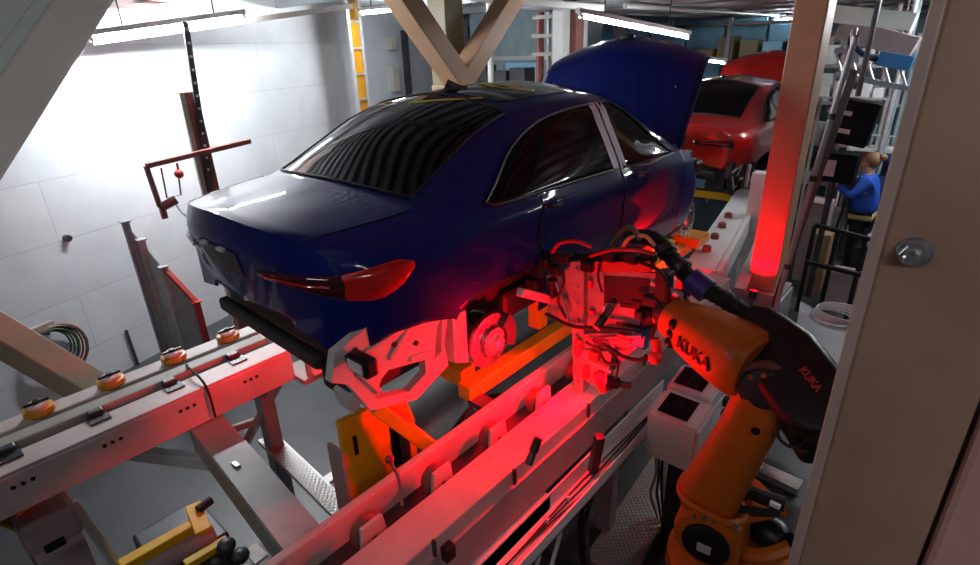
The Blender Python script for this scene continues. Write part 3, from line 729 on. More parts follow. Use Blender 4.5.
# ---------------------------------------------------------------- conveyor, robot side
t = thing('roller_rail', 'long conveyor rail glowing red under the open side of the blue car', 'conveyor', (1.2, .5, 0))
bm = NB(); bb(bm, (1.13, -1.75, 1.38), (1.33, 2.55, 1.50), .01); obj('outer_beam', bm, 'rail_paint', t)
bm = NB(); bb(bm, (1.30, -1.75, 1.18), (1.345, 2.55, 1.40), .004); obj('side_plate', bm, 'pink_grey', t)
bm = NB(); bb(bm, (.90, -1.75, 1.36), (.945, 2.55, 1.52), .006); obj('inner_flange', bm, 'rail_paint', t)
bm = NB(); bb(bm, (.92, -1.75, 1.34), (1.15, 2.55, 1.365)); obj('channel_plate', bm, 'dark_steel', t)
for k in range(9):
    y = -1.13+.42*k
    bm = NB(); lathe(bm, (1.0, y, 1.44), (1, 0, 0), [(.07, 0), (.075, .01), (.075, .05), (.07, .06)], 22); ro = obj('roller', bm, 'rust_red', t, True)
    bm = NB(); loft(bm, [[(1.07, y-.075, 1.37), (1.07, y+.075, 1.37), (1.07, y+.055, 1.535), (1.07, y-.055, 1.535)], [(1.09, y-.075, 1.37), (1.09, y+.075, 1.37), (1.09, y+.055, 1.535), (1.09, y-.055, 1.535)]]); obj('side_cheek', bm, 'rail_paint', ro)
    bm = NB(); cyl(bm, (1.085, y, 1.44), (1.10, y, 1.44), .018, seg=12); obj('axle', bm, 'black_plastic', ro)
for y in (-1.02, -.48, .2, .9):
    bm = NB(); bb(bm, (1.335, y, 1.42), (1.352, y+.012, 1.51)); obj('clip', bm, 'dark_steel', t)
bm = NB(); bb(bm, (1.335, -.98, 1.36), (1.38, -.92, 1.44), .01); obj('proximity_sensor', bm, 'black_plastic', t)
for y in (-1.55, .75, 2.3):
    bm = NB(); bb(bm, (1.16, y-.05, 0), (1.28, y+.05, 1.38), .006); obj('leg', bm, 'pink_grey', t)
bm = NB(); beam(bm, (1.163, -0.855, 1.280), (1.396, -0.736, 1.050), .05, .06); obj('side_bracket', bm, 'brick_red', t)
t = thing('cable_tray', 'pale cable tray with loose cables under the red lit rail', 'cable tray', (1.42, .0, 1.0))
bm = NB(); bb(bm, (1.36, -1.3, 1.05), (1.50, 1.2, 1.06)); bb(bm, (1.49, -1.3, 1.05), (1.50, 1.2, 1.14)); bb(bm, (1.36, -1.3, 1.05), (1.37, 1.2, 1.17)); obj('tray', bm, 'label_white', t)
for k in range(3):
    bm = NB(); tube(bm, [(1.40+.03*k, -1.25, 1.075), (1.42, -.6, 1.08), (1.40+.03*k, .1, 1.075), (1.43, 1.1, 1.08)], .005, 6); obj('cable', bm, 'black_rubber', t)
for k, q in enumerate(((-.75, .62), (-.55, .70))):
    bm = NB(); tube(bm, [(1.45, q[0]-.1, 1.08), (1.52, q[0], .95), (1.50, q[0]+.12, .80), (1.44, q[0]+.3, .82), (1.42, q[0]+.42, 1.0), (1.42, q[0]+.45, 1.1)], .012, 8); obj('cable_loop', bm, 'cable_white', t)
bm = NB(); bb(bm, (1.33, -.9, 1.06), (1.37, -.2, 1.16), .004); obj('terminal_strip', bm, 'label_white', t)
for y in (-1.1, 1.0):
    bm = NB(); bb(bm, (1.34, y, 1.0), (1.52, y+.04, 1.05)); obj('tray_bracket', bm, 'dark_steel', t)
t = thing('junction_box', 'pale junction box with a black connector under the red lit rail end', 'box', (1.48, -.78, .80))
bm = NB(); box(bm, (1.47, -.80, .94), (.17, .26, .19), None, .02); obj('housing', bm, 'label_white', t)
bm = NB(); cyl(bm, (1.54, -.76, .95), (1.585, -.76, .95), .035, seg=14); obj('connector', bm, 'black_plastic', t)
t = thing('steel_stand', 'dark steel stand with clamps beside the cable tray', 'stand', (1.042, 0.729, 0.000))
A, B = V((1.457, 0.148, 1.379)), V((1.305, 0.271, 0.550)); bm = NB(); beam(bm, A, B, .05, .05, bev=.004); obj('post', bm, 'dark_steel', t)
bm = NB(); beam(bm, B, (B.x+.02, B.y+.05, 0), .05, .05); obj('foot', bm, 'dark_steel', t)
for k in (.55, .8):
    q = A.lerp(B, k); bm = NB(); box(bm, q+Vector((-.05, -.03, 0)), (.14, .06, .06), None, .01); obj('clamp', bm, 'dark_steel', t)
bm = NB(); beam(bm, (1.200, 0.177, 0.727), (1.286, 0.387, 0.872), .03, .03); obj('strut', bm, 'zinc', t)

t = thing('roller_rail', 'white conveyor section with four small rollers leading to the red car', 'conveyor', (.8, 4, 0))
A, B = Vector((1.02, 2.62, 1.44)), Vector((.50, 5.6, 1.50)); d = (B-A).normalized(); n = Vector((d.y, -d.x, 0))
bm = NB(); beam(bm, A, B, .28, .10, bev=.01); obj('beam', bm, 'white_paint', t)
bm = NB(); beam(bm, A+n*.17-Vector((0, 0, .05)), B+n*.17-Vector((0, 0, .05)), .05, .22, bev=.006); obj('side_plate', bm, 'white_paint', t)
for k in range(4):
    q = A.lerp(B, .16+.13*k)-n*.03+Vector((0, 0, .05)); bm = NB(); cyl(bm, q, q+Vector((0, 0, .05)), .045, .04, 16); cyl(bm, q+Vector((0, 0, .05)), q+Vector((0, 0, .06)), .02, seg=10); obj('roller', bm, 'rust_red', t, True)
for k in (.1, .9):
    q = A.lerp(B, k); bm = NB(); beam(bm, (q.x, q.y, 0), q-Vector((0, 0, .05)), .1, .1); obj('leg', bm, 'grey_paint', t)
bm = NB(); A2 = A+n*.36; B2 = B+n*.36; beam(bm, A2-Vector((0, 0, .1)), B2-Vector((0, 0, .1)), .10, .05); tag(obj('cable_duct', bm, 'grey_paint'), 'grey cable duct beside the white section with four rollers', 'duct')
strut('conveyor_post', 'pale upright box at the far end of the white section with four rollers', (0.911, 4.537, 2.017), V((0.911, 4.537, 2.017))*1.0-Vector((0, 0, V((0.911, 4.537, 2.017)).z)), .16, .16, 'white_paint')

# ---------------------------------------------------------------- yellow skids that carry the cars
def skid(base, label, rear):
    bx, by, bz = base
    t = thing('car_skid', label, 'carrier', (bx, by, bz))
    for sg in (1, -1):
        bm = NB(); bb(bm, (bx+.70*sg, by-.20, bz-.10), (bx+.80*sg, by+3.0, bz+.0), .01); obj('runner', bm, 'yellow_paint', t)
    for y in (-.10, 1.2, 2.75):
        bm = NB(); bb(bm, (bx-.70, by+y-.06, bz-.06), (bx+.70, by+y+.06, bz+.05), .01); obj('cross_member', bm, 'yellow_paint', t)
    for sg in (1, -1):
        for y in (.66, 2.35):
            bm = NB(); bb(bm, (bx+.60*sg, by+y-.05, bz+.0), (bx+.70*sg, by+y+.05, bz+.255), .01); po = obj('support_post', bm, 'yellow_paint', t)
            bm = NB(); cyl(bm, (bx+.65*sg, by+y, bz+.25), (bx+.65*sg, by+y, bz+.285), .045, seg=14); obj('rubber_pad', bm, 'black_rubber', po)
        bm = NB(); bb(bm, (bx+.78*sg, by-.2, bz-.12), (bx+.90*sg, by-.1, bz-.085)); obj('runner_shoe', bm, 'dark_steel', t)
        bm = NB(); bb(bm, (bx+.78*sg, by+2.4, bz-.12), (bx+.90*sg, by+2.5, bz-.085)); obj('runner_shoe', bm, 'dark_steel', t)
    return t
skid((0, 0, 1.60), 'yellow carrier skid under the blue car', True)
skid((-.38, 6.05, 1.33), 'yellow carrier skid under the red car', True)
t = thing('yellow_bracket', 'tall yellow slotted bracket plate below the rear corner of the blue car', 'bracket', (.55, -.75, .6))
bm = NB(); prism(bm, [(.60, -.93, 1.70), (.60, -.52, 1.66), (.60, -.46, 1.45), (.60, -.46, .82), (.60, -.93, .82)], (-.035, 0, 0)); obj('face_plate', bm, 'yellow_paint', t)
bm = NB(); bb(bm, (.47, -.95, .82), (.60, -.925, 1.52), .004); obj('side_plate', bm, 'pink_grey', t)
for y, z0, z1 in ((-.86, 1.46, 1.58), (-.84, 1.0, 1.12)):
    bm = NB(); bb(bm, (.598, y-.012, z0), (.604, y+.012, z1)); obj('slot', bm, 'black_plastic', t)
bm = NB(); bb(bm, (.597, -.64, 1.22), (.606, -.53, 1.50), .02); obj('cable_opening', bm, 'black_plastic', t)
bm = NB(); cyl(bm, (.63, -.57, .98), (.63, -.57, 1.46), .03, seg=12); obj('cylinder', bm, 'dark_steel', t)
bm = NB(); bb(bm, (.34, -.96, .0), (.62, -.44, .82), .01); obj('pedestal', bm, 'grey_paint', t)
strut('support_strut', 'yellow square bar slanting from the yellow bracket to the red lit rail', (0.700, -0.783, 1.772), (0.820, -0.454, 1.296), .075, .075, 'yellow_paint')
t = thing('position_flag', 'small upright sensor stalk on the inner flange by the yellow bracket', 'sensor', (1.069, -0.961, 1.520))
q = V((1.099, -0.975, 1.520)); bm = NB(); tube(bm, [q, q+Vector((-.03, .02, .12)), q+Vector((-.05, 0, .22))], .008, 8); obj('stalk', bm, 'steel', t)
bm = NB(); ball(bm, q+Vector((-.05, 0, .23)), .02); obj('tip', bm, 'red_enamel_and_glow', t, True)
bm = NB(); box(bm, (0.756, 3.023, 1.620), (.28, .30, .10), None, .02); tag(obj('orange_lit_bracket', bm, 'amber_plastic'), 'yellow bracket, orange light put into its colour, by the front wing of the blue car', 'block')  # yellow bracket; the orange light on it is put into the colour

t = thing('lift_unit', 'dark lift unit with cylinders and pipes in the pit under the blue car', 'machine', (.2, .6, 0))
bm = NB(); bb(bm, (-.40, -.20, 0), (.80, 1.9, .95), .02); obj('base', bm, 'dark_grey', t)
for k in range(3):
    bm = NB(); cyl(bm, (.62, .0+.28*k, .95), (.62, .0+.28*k, 1.22-.05*k), .05, seg=16); obj('cylinder', bm, 'dark_steel', t, True)
for k in range(4):
    bm = NB(); tube(bm, [(.70-.08*k, -.15, .98), (.72-.08*k, .2, 1.06+.03*k), (.66-.06*k, .6, 1.0), (.68, 1.0, .99)], .018, 8); obj('pipe', bm, ('black_rubber', 'steel', 'red_hose', 'black_rubber')[k], t)
bm = NB(); beam(bm, (.50, -.18, 1.0), (.78, .35, 1.05), .06, .06, bev=.006); obj('yellow_bar', bm, 'yellow_paint', t)

# ---------------------------------------------------------------- robot
Sh = V((2.108, 0.174, 1.138)); El = V((2.240, 0.117, 2.061)); Wr = V((1.722, 0.274, 2.126))
ax = Vector((0.12, -1, 0)).normalized()
t = thing('industrial_robot', 'orange jointed industrial robot arm reaching up to the side of the blue car', 'robot', (Sh.x, Sh.y, 0))
bm = NB(); lathe(bm, (Sh.x+.05, Sh.y+.25, 0), (0, 0, 1), [(.42, 0), (.42, .06), (.34, .10), (.30, .55), (.34, .60)], 32); obj('pedestal', bm, 'dark_steel', t, True)
bm = NB(); lathe(bm, (Sh.x+.05, Sh.y+.25, .60), (0, 0, 1), [(.33, 0), (.33, .10), (.27, .16), (.24, .34)], 32); tube(bm, [(Sh.x+.05, Sh.y+.3, .8), (Sh.x+.02, Sh.y+.22, Sh.z)], .2, 16); obj('rotating_base', bm, 'orange_paint', t, True)
bm = NB(); lathe(bm, Sh-ax*.16, ax, [(.12, 0), (.16, .02), (.17, .08), (.17, .24), (.155, .29), (.11, .30)], 36); sd_ = obj('shoulder_drum', bm, 'orange_paint', t, True)
bm = NB(); lathe(bm, Sh+ax*.135, ax, [(.112, 0), (.112, .02), (.095, .035), (.04, .04)], 32); obj('drum_cap', bm, 'black_trim', sd_, True)
vx = Vector((1, .12, 0)).normalized(); bm = NB(); box(bm, Sh+ax*.176, (.065, .008, .05), frame_of((0, 0, 1), -ax)); o = obj('data_label', bm, 'label_white', sd_); o['label'] = 'small white data label'
# link arm, lofted from shoulder to elbow
d = (El-Sh).normalized(); lx = (d.cross(ax)).normalized()
if lx.x < 0: lx = -lx
secs = []
for k, w, h, off in ((.10, .24, .20, -.03), (.18, .285, .22, -.04), (.3, .275, .22, -.035), (.5, .25, .21, -.02), (.7, .23, .20, -.005), (.86, .225, .19, .0), (.97, .22, .18, 0)):
    secs.append(rrect(Sh.lerp(El, k)+lx*(off-.03*(1-k)), lx, ax, w, h, .38, 5))
bm = NB(); loft(bm, secs); la = obj('link_arm', bm, 'orange_paint', t, True)
bm = NB(); tube(bm, [p+(p-Sh.lerp(El, .2)).normalized()*.004 for p in rrect(Sh.lerp(El, .2)-lx*.04, lx, ax, .31, .25, .38, 5)]+[rrect(Sh.lerp(El, .2)-lx*.04, lx, ax, .31, .25, .38, 5)[0]], .018, 8, 1); obj('flange_ring', bm, 'orange_paint', la, True)
bm = NB(); q = Sh.lerp(El, .80)+ax*.094+lx*.02; cyl(bm, q, q+ax*.01, .018, seg=14); obj('hole', bm, 'black_plastic', la)
for k in range(5):
    a = -1+.5*k; q = Sh.lerp(El, .13+.02*k)+ax*.12+lx*(.09*a); bm = NB(); cyl(bm, q, q+ax*.012, .012, seg=6); obj('bolt', bm, 'steel', la)
# elbow
bm = NB(); lathe(bm, El-ax*.17, ax, [(.10, 0), (.115, .02), (.12, .10), (.12, .21), (.10, .25), (.05, .262)], 36); ed = obj('elbow_drum', bm, 'dark_steel', t, True)
bm = NB(); lathe(bm, El+ax*.03, ax, [(.122, 0), (.13, .008), (.13, .026), (.122, .034)], 36); obj('seal_ring', bm, 'rust_red', ed, True)
for k in range(10):
    a = 2*math.pi*k/10; q = El+ax*.07+(lx*math.cos(a)+d*math.sin(a))*.085; bm = NB(); cyl(bm, q, q+ax*.012, .011, seg=6); obj('bolt', bm, 'orange_paint', ed)
bm = NB(); bb(bm, El+Vector((.05, .10, .0)), El+Vector((.14, .14, .06)), .01); obj('grease_tag', bm, 'label_white', ed)
# forearm
fd = (Wr-El).normalized(); fy = Vector((0, 0, 1)); fy = (fy-fd*fy.dot(fd)).normalized(); fx = fy.cross(fd).normalized()
secs = []
for k, w, h in ((.12, .27, .26), (.17, .31, .31), (.28, .32, .31), (.5, .30, .28), (.7, .26, .25), (.86, .21, .21), (.98, .18, .18)):
    secs.append(rrect(El.lerp(Wr, k)+fy*.04, fx, fy, w, h, .42, 6))
bm = NB(); loft(bm, secs); fa = obj('forearm', bm, 'orange_paint', t, True)
vc = (cam.location-El.lerp(Wr, .45)).normalized(); fn = (vc-fd*vc.dot(fd)).normalized(); side = fn if abs(fn.dot(fx)) > abs(fn.dot(fy)) else fn
lz = -1 if fx.dot(ax) < 0 else 1
qa, qb = El.lerp(Wr, .66)+fx*lz*.133, El.lerp(Wr, .36)+fx*lz*.156
q = (qa+qb)/2+fy*.035+fx*lz*.004
letters('KUKA', .075, q, qb-qa, fy, 'lettering_black', fa, .007)
bm = NB(); lathe(bm, El.lerp(Wr, .90)+fy*.04, fd, [(.075, 0), (.078, .02), (.07, .08), (.05, .12)], 24); obj('wrist', bm, 'dark_steel', t, True)
for k in range(3):
    q = El.lerp(Wr, .80)+fx*lz*.10+fy*(.08-.05*k); bm = NB(); ball(bm, q, .028); obj('hose_fitting', bm, 'black_plastic', t, True)
# black cover of the elbow motors with red lettering
cA, cB = V((2.083, 0.328, 2.238)), V((2.529, -0.048, 2.059)); cdv = (cB-cA).normalized(); cy = Vector((0, 0, 1)); cy = (cam.location-cA).normalized(); cy = (cy-cdv*cy.dot(cdv)).normalized(); cx = cdv.cross(cy)
secs = [rrect(cA.lerp(cB, k), cx, cy, w, .16, .3, 4) for k, w in ((0, .10), (.08, .20), (.4, .30), (.8, .29), (.95, .22), (1, .12))]
bm = NB(); loft(bm, secs); cv = obj('motor_cover', bm, 'black_plastic', t, True)
q = cA.lerp(cB, .70)+cy*.083; q = q+cx*(.035 if cx.dot(V((2.453, 0.081, 2.187))-q) > 0 else -.035)
letters('KUKA', .042, q, cdv, cy.cross(cdv), 'lettering_red', cv)
for q, r in (((2.356, 0.185, 1.892), .07), ((2.211, 0.274, 2.143), .06), ((2.386, 0.197, 1.815), .055)):
    q = V(q); bm = NB(); lathe(bm, q, Vector((.5, -.8, .1)), [(r*.8, 0), (r, .02), (r, .12), (r*.6, .15)], 20); obj('motor', bm, 'black_plastic', t, True)
bm = NB(); tube(bm, [(2.314, 0.060, 1.987), (2.334, 0.009, 1.907), (2.391, 0.002, 1.886), (2.427, 0.048, 1.910), (2.431, 0.084, 1.963)], .007, 6); obj('cable', bm, 'black_rubber', t)
# dress pack: ribbed hose from the wrist tool over the forearm
bm = NB(); tube(bm, [(1.324, 0.577, 2.411), (1.495, 0.548, 2.430), (1.646, 0.471, 2.364), (1.773, 0.432, 2.294), (1.933, 0.409, 2.255), (2.120, 0.371, 2.191), (2.270, 0.269, 2.157)], .042, 14, 10, ribs=.06); hp = obj('hose_pack', bm, 'black_rubber', t)
q0, q1 = V((1.746, 0.431, 2.314)), V((1.845, 0.422, 2.268)); bm = NB(); cyl(bm, q0, q1, .062, seg=20); obj('hose_clamp', bm, 'purple_joint', hp, True)
for a, b in (((1.563, 0.513, 2.410), (1.595, 0.495, 2.389)), ((1.676, 0.466, 2.350), (1.701, 0.459, 2.337))):
    bm = NB(); cyl(bm, a, b, .052, seg=18); obj('clamp_band', bm, 'dark_steel', hp, True)
# motors and hoses beside the shoulder
bm = NB(); tube(bm, [(2.153, 0.196, 1.297), (2.207, 0.254, 1.350), (2.295, 0.272, 1.352), (2.380, 0.284, 1.353)], .035, 10); tube(bm, [(2.198, 0.156, 1.318), (2.284, 0.181, 1.328), (2.375, 0.220, 1.356)], .02, 8); obj('hose_bundle', bm, 'black_rubber', t)
q = V((2.306, 0.293, 1.148)); bm = NB(); lathe(bm, q, Vector((.8, -.4, .2)), [(.07, -.1), (.085, -.06), (.085, .10), (.06, .14)], 20); obj('motor', bm, 'black_plastic', t, True)
bm = NB(); tube(bm, [(2.172, 0.181, 1.202), (2.275, 0.239, 1.243), (2.386, 0.310, 1.305)], .024, 8); tube(bm, [(2.209, 0.147, 1.089), (2.347, 0.137, 1.126), (2.449, 0.210, 1.188)], .04, 8); obj('motor_bracket', bm, 'orange_paint', t)
bm = NB(); box(bm, (2.234, 0.111, 1.263), (.03, .02, .07)); box(bm, (2.350, 0.216, 1.386), (.045, .02, .02)); o = obj('tie_label', bm, 'label_white', t)

# ---------------------------------------------------------------- tool head carried by the robot
Y = .33
t = thing('gripper_tool', 'red lit metal tool head with frame, cables and sensors beside the rear wheel', 'gripper', (1.405, 0.400, 1.925))
def quad(name, pts, m, th=.02, par=None):
    bm = NB(); prism(bm, [V(p) for p in pts], (0, th, 0)); return obj(name, bm, m, par or t)
quad('face_plate', ((1.188, 0.330, 2.267), (1.644, 0.330, 2.344), (1.652, 0.330, 2.035), (1.191, 0.330, 1.871)), 'tool_metal', .03)
quad('side_plate', ((0.927, 0.360, 2.145), (1.104, 0.360, 2.250), (1.131, 0.360, 1.878), (0.945, 0.360, 1.914)), 'tool_metal', .05)
quad('upright', ((1.135, 0.290, 2.303), (1.223, 0.290, 2.323), (1.255, 0.290, 1.452), (1.192, 0.290, 1.439)), 'tool_metal', .06)
quad('top_rail', ((1.211, 0.310, 2.314), (1.585, 0.310, 2.400), (1.590, 0.310, 2.348), (1.214, 0.310, 2.256)), 'red_enamel_and_glow', .06)
quad('lower_plate', ((1.236, 0.300, 1.886), (1.650, 0.300, 2.036), (1.576, 0.300, 1.928), (1.241, 0.300, 1.784)), 'tool_metal', .05)
quad('gusset', ((1.359, 0.340, 1.795), (1.521, 0.340, 1.927), (1.559, 0.340, 2.036), (1.582, 0.340, 2.031), (1.557, 0.340, 1.915), (1.405, 0.340, 1.681)), 'steel', .03)
quad('lower_bracket', ((1.213, 0.280, 1.783), (1.428, 0.280, 1.847), (1.419, 0.280, 1.597), (1.302, 0.280, 1.589), (1.212, 0.280, 1.635)), 'tool_metal', .04)
quad('panel_label', ((1.332, 0.326, 2.080), (1.380, 0.326, 2.088), (1.378, 0.326, 2.021), (1.330, 0.326, 2.012)), 'label_white', .004)
quad('window_plate', ((1.328, 0.326, 2.256), (1.586, 0.326, 2.304), (1.588, 0.326, 2.160), (1.337, 0.326, 2.099)), 'under_body', .004)
quad('slot', ((1.434, 0.322, 2.128), (1.634, 0.322, 2.158), (1.636, 0.322, 2.136), (1.435, 0.322, 2.105)), 'black_plastic', .004)
quad('slot', ((1.418, 0.322, 2.011), (1.557, 0.322, 2.031), (1.558, 0.322, 2.014), (1.419, 0.322, 1.993)), 'black_plastic', .004)
bm = NB(); beam(bm, (0.868, 0.360, 2.257), (1.587, 0.360, 2.406), .07, .05, bev=.01); obj('valve_bar', bm, 'black_plastic', t)
for a in ((0.947, 0.320, 2.250), (1.024, 0.320, 2.219), (1.243, 0.300, 2.301), (1.102, 0.300, 2.316), (1.370, 0.300, 2.387), (1.493, 0.300, 2.403)):
    bm = NB(); box(bm, a, (.07, .06, .06), None, .012); obj('valve', bm, 'black_plastic', t)
for pts, m, r in ((((0.988, 0.330, 2.317), (1.061, 0.300, 2.394), (1.163, 0.300, 2.426), (1.250, 0.320, 2.405)), 'red_hose', .012), (((1.252, 0.300, 2.360), (1.401, 0.260, 2.438), (1.530, 0.260, 2.465), (1.611, 0.300, 2.450)), 'red_hose', .010),
                  (((1.346, 0.360, 2.419), (1.397, 0.340, 2.511), (1.461, 0.340, 2.544), (1.509, 0.340, 2.490)), 'green_hose', .014), (((1.404, 0.360, 2.420), (1.454, 0.340, 2.490), (1.533, 0.340, 2.516), (1.590, 0.340, 2.475)), 'wheat', .010),
                  (((1.330, 0.250, 1.902), (1.422, 0.220, 1.910), (1.528, 0.200, 1.896), (1.629, 0.200, 1.910), (1.696, 0.220, 1.960)), 'black_rubber', .011), (((0.958, 0.320, 1.920), (1.180, 0.260, 1.936), (1.358, 0.260, 1.980), (1.579, 0.280, 2.020)), 'black_rubber', .011),
                  (((1.426, 0.260, 1.868), (1.479, 0.260, 1.788), (1.453, 0.260, 1.636), (1.404, 0.260, 1.615)), 'black_rubber', .008), (((1.520, 0.280, 2.186), (1.654, 0.260, 2.199), (1.757, 0.260, 2.197)), 'black_rubber', .01)):
    bm = NB(); tube(bm, pts, r, 8); obj('cable', bm, m, t)
for k, (a, b, r) in enumerate((((1.684, 0.240, 2.038), (1.707, 0.240, 1.908), .026), ((1.360, 0.260, 1.703), (1.405, 0.260, 1.589), .03), ((1.217, 0.270, 1.854), (1.221, 0.270, 1.751), .024), ((1.715, 0.300, 2.277), (1.759, 0.300, 2.246), .035))):
    bm = NB(); lathe(bm, a, V(b)-V(a), [(r*.7, 0), (r, .01), (r, (V(b)-V(a)).length*.7), (r*.7, (V(b)-V(a)).length)], 18); obj('sensor', bm, 'red_enamel_and_glow', t, True)
bm = NB(); ball(bm, (1.698, 0.220, 1.938), .035); obj('sensor_cap', bm, 'red_enamel_and_glow', t, True)
bm = NB(); bb(bm, (1.539, 0.260, 1.933), V((1.622, 0.260, 2.020))+Vector((0, .05, 0)), .008); obj('blue_valve', bm, 'blue_sign', t)
bm = NB(); cyl(bm, V((1.567, 0.360, 2.024)), Wr+fd*.08, .035, seg=20); obj('tool_flange', bm, 'dark_steel', t, True)
for k in range(9):
    q = V((1.185, 0.285, 2.269))+(V((1.222, 0.285, 1.469))-V((1.185, 0.285, 2.269)))*(k/8); bm = NB(); cyl(bm, q, q+Vector((0, -.01, 0)), .01, seg=6); obj('bolt', bm, 'steel', t)
bm = NB(); beam(bm, (1.000, 0.018, 2.184), (0.972, 0.360, 2.001), .05, .05, bev=.008); obj('probe_arm', bm, 'zinc', t)
def clut(name, m, ptsA, **k):
    bm = NB()
    for a, s_ in ptsA: box(bm, a, s_, None, .006)
    return obj(name, bm, m, t)
for a, s_ in (((0.897, 0.340, 2.195), (.07, .10, .10)), ((0.992, 0.330, 2.095), (.05, .06, .12)), ((0.832, 0.380, 2.075), (.08, .1, .06)), ((1.672, 0.300, 2.297), (.07, .08, .16)), ((1.627, 0.280, 2.216), (.09, .06, .05)), ((1.714, 0.280, 2.176), (.05, .05, .08)), ((1.566, 0.290, 2.116), (.05, .05, .05))):
    bm = NB(); box(bm, a, s_, None, .012); obj('actuator', bm, 'under_body', t)
for a, s_ in (((1.250, 0.318, 2.192), (.03, .02, .05)), ((1.270, 0.318, 2.028), (.035, .03, .03)), ((1.049, 0.330, 2.034), (.05, .03, .04)), ((1.333, 0.255, 1.799), (.06, .03, .06)), ((1.284, 0.260, 1.673), (.03, .04, .08)), ((1.731, 0.300, 2.227), (.05, .05, .05)), ((1.671, 0.270, 2.134), (.04, .05, .05)), ((1.508, 0.270, 1.977), (.09, .05, .03))):
    bm = NB(); box(bm, a, s_, None, .008); obj('clamp_block', bm, 'red_enamel_and_glow', t)
for a, b, r in (((1.361, 0.260, 1.920), (1.601, 0.260, 2.013), .014), ((1.299, 0.250, 1.763), (1.451, 0.250, 1.744), .010), ((1.618, 0.280, 2.311), (1.774, 0.280, 2.279), .018), ((1.039, 0.300, 2.156), (1.141, 0.300, 1.932), .010)):
    bm = NB(); cyl(bm, a, b, r, seg=12); obj('rod', bm, 'steel', t, True)
for pts, r in ((((1.063, 0.300, 2.283), (1.113, 0.270, 2.185), (1.069, 0.280, 2.058), (1.126, 0.280, 1.961)), .008), (((1.547, 0.280, 2.400), (1.666, 0.250, 2.386), (1.716, 0.250, 2.295), (1.689, 0.250, 2.158), (1.654, 0.240, 2.017)), .010), (((1.320, 0.290, 2.345), (1.318, 0.280, 2.268), (1.341, 0.290, 2.179)), .007), (((1.275, 0.260, 1.865), (1.370, 0.230, 1.862), (1.422, 0.230, 1.806), (1.500, 0.240, 1.818)), .008), (((0.831, 0.350, 2.240), (0.794, 0.360, 2.164), (0.794, 0.400, 2.045), (0.893, 0.400, 1.964)), .012)):
    bm = NB(); tube(bm, pts, r, 8); obj('cable', bm, 'black_rubber', t)
# red floodlights added to throw the red glow: made-up housing, glowing lens and spot inside
def red_lamp(p, aim, label, watts, ang=150, r=.05):
    p, aim = Vector(p), Vector(aim).normalized()
    t = thing('added_red_lamp', label, 'lamp', p)
    bm = NB(); lathe(bm, p-aim*.08, aim, [(r*.8, 0), (r*1.15, .01), (r*1.15, .075), (r*1.0, .08)], 20); obj('housing', bm, 'black_plastic', t, True)
    bm = NB(); lathe(bm, p, aim, [(r*.95, 0), (r*.95, .006)], 20); obj('lens', bm, 'red_led', t, True)
    L = bpy.data.lights.new('red_light', 'SPOT'); L.energy = watts; L.color = (1, .0, .008); L.spot_size = math.radians(ang); L.spot_blend = .6; L.shadow_soft_size = .05
    o = bpy.data.objects.new('red_light', L); C.objects.link(o); R = frame_of(-aim).to_4x4(); R.translation = p+aim*.02; o.matrix_world = R
    bm = NB(); cyl(bm, p-aim*.08, p-aim*.14, .02, seg=10); obj('mount', bm, 'dark_steel', t)
    return t
RED = 1.0
red_lamp((1.36, -.30, 1.60), (-.10, .75, .66), 'added red floodlight on the rail in front of the tool head', 48*RED, 140, .02)
red_lamp((1.42, .24, 1.68), (-.80, -.52, .18), 'added red floodlight under the tool head aimed at the brake disc', 115*RED, 125, .03)
red_lamp((1.36, .22, 2.0), (-.25, -.62, -.75), 'added red floodlight at the lower edge of the tool head aimed down along the rail', 90*RED, 120, .02)
red_lamp((.02, -.66, 1.70), (-.95, -.0, -.10), 'added red floodlight under the boot of the blue car aimed at the wall side rail', 15*RED, 130, .03)
red_lamp((1.45, 2.86, 1.30), (.0, .36, 1), 'added red floodlight at the foot of the beige column', 85*RED, 95, .03)
red_lamp((1.18, 1.9, 1.575), (-.55, .8, .30), 'added red floodlight on the rail by the front wing of the blue car', 30*RED, 110, .03)

# ---------------------------------------------------------------- under and beside the robot
t = thing('control_box', 'white twin control box with two dark windows beside the conveyor rail', 'box', (1.73, .75, 0))
def slant(c, w, l, h0, h1, z):
    x, y = c; return [[(x-w/2, y-l/2, z), (x+w/2, y-l/2, z), (x+w/2, y+l/2, z), (x-w/2, y+l/2, z)], [(x-w/2, y-l/2, h0), (x+w/2, y-l/2, h0), (x+w/2, y+l/2, h1), (x-w/2, y+l/2, h1)]]
for nm, (x, y), w, l, h in (('front_cabinet', (1.66, .80), .33, .27, 1.26), ('rear_cabinet', (1.62, 1.13), .30, .27, 1.28)):
    bm = NB(); loft(bm, slant((x, y), w, l, h, h+.05, .93)); bmesh.ops.bevel(bm, geom=bm.edges[:], offset=.02, segments=2, affect='EDGES'); c = obj(nm, bm, 'label_white', t, True)
    bm = NB(); beam(bm, (x-.02, y-.09, h+.012), (x-.02, y+.09, h+.042), .19, .016); obj('dark_window', bm, 'dark_glass', c)
bm = NB(); bb(bm, (1.60, .85, .0), (1.72, 1.15, .93), .01); obj('pedestal', bm, 'dark_steel', t)
t = thing('wire_basket', 'pale wire basket hanging on the side of the white control box', 'basket', (1.86, 1.1, .75))
for z in (1.0, 1.1, 1.2):
    bm = NB(); tube(bm, [(1.78, .98, z), (1.88, .98, z), (1.88, 1.24, z), (1.78, 1.24, z), (1.78, .98, z)], .006, 6, 1); obj('wire', bm, 'label_white', t)
bm = NB(); bb(bm, (1.775, .97, .98), (1.885, 1.25, .99)); obj('base', bm, 'zinc', t)
t = thing('cable_bundle', 'tangle of yellow and green cables at the foot of the white control box', 'cables', (1.55, .72, 0))
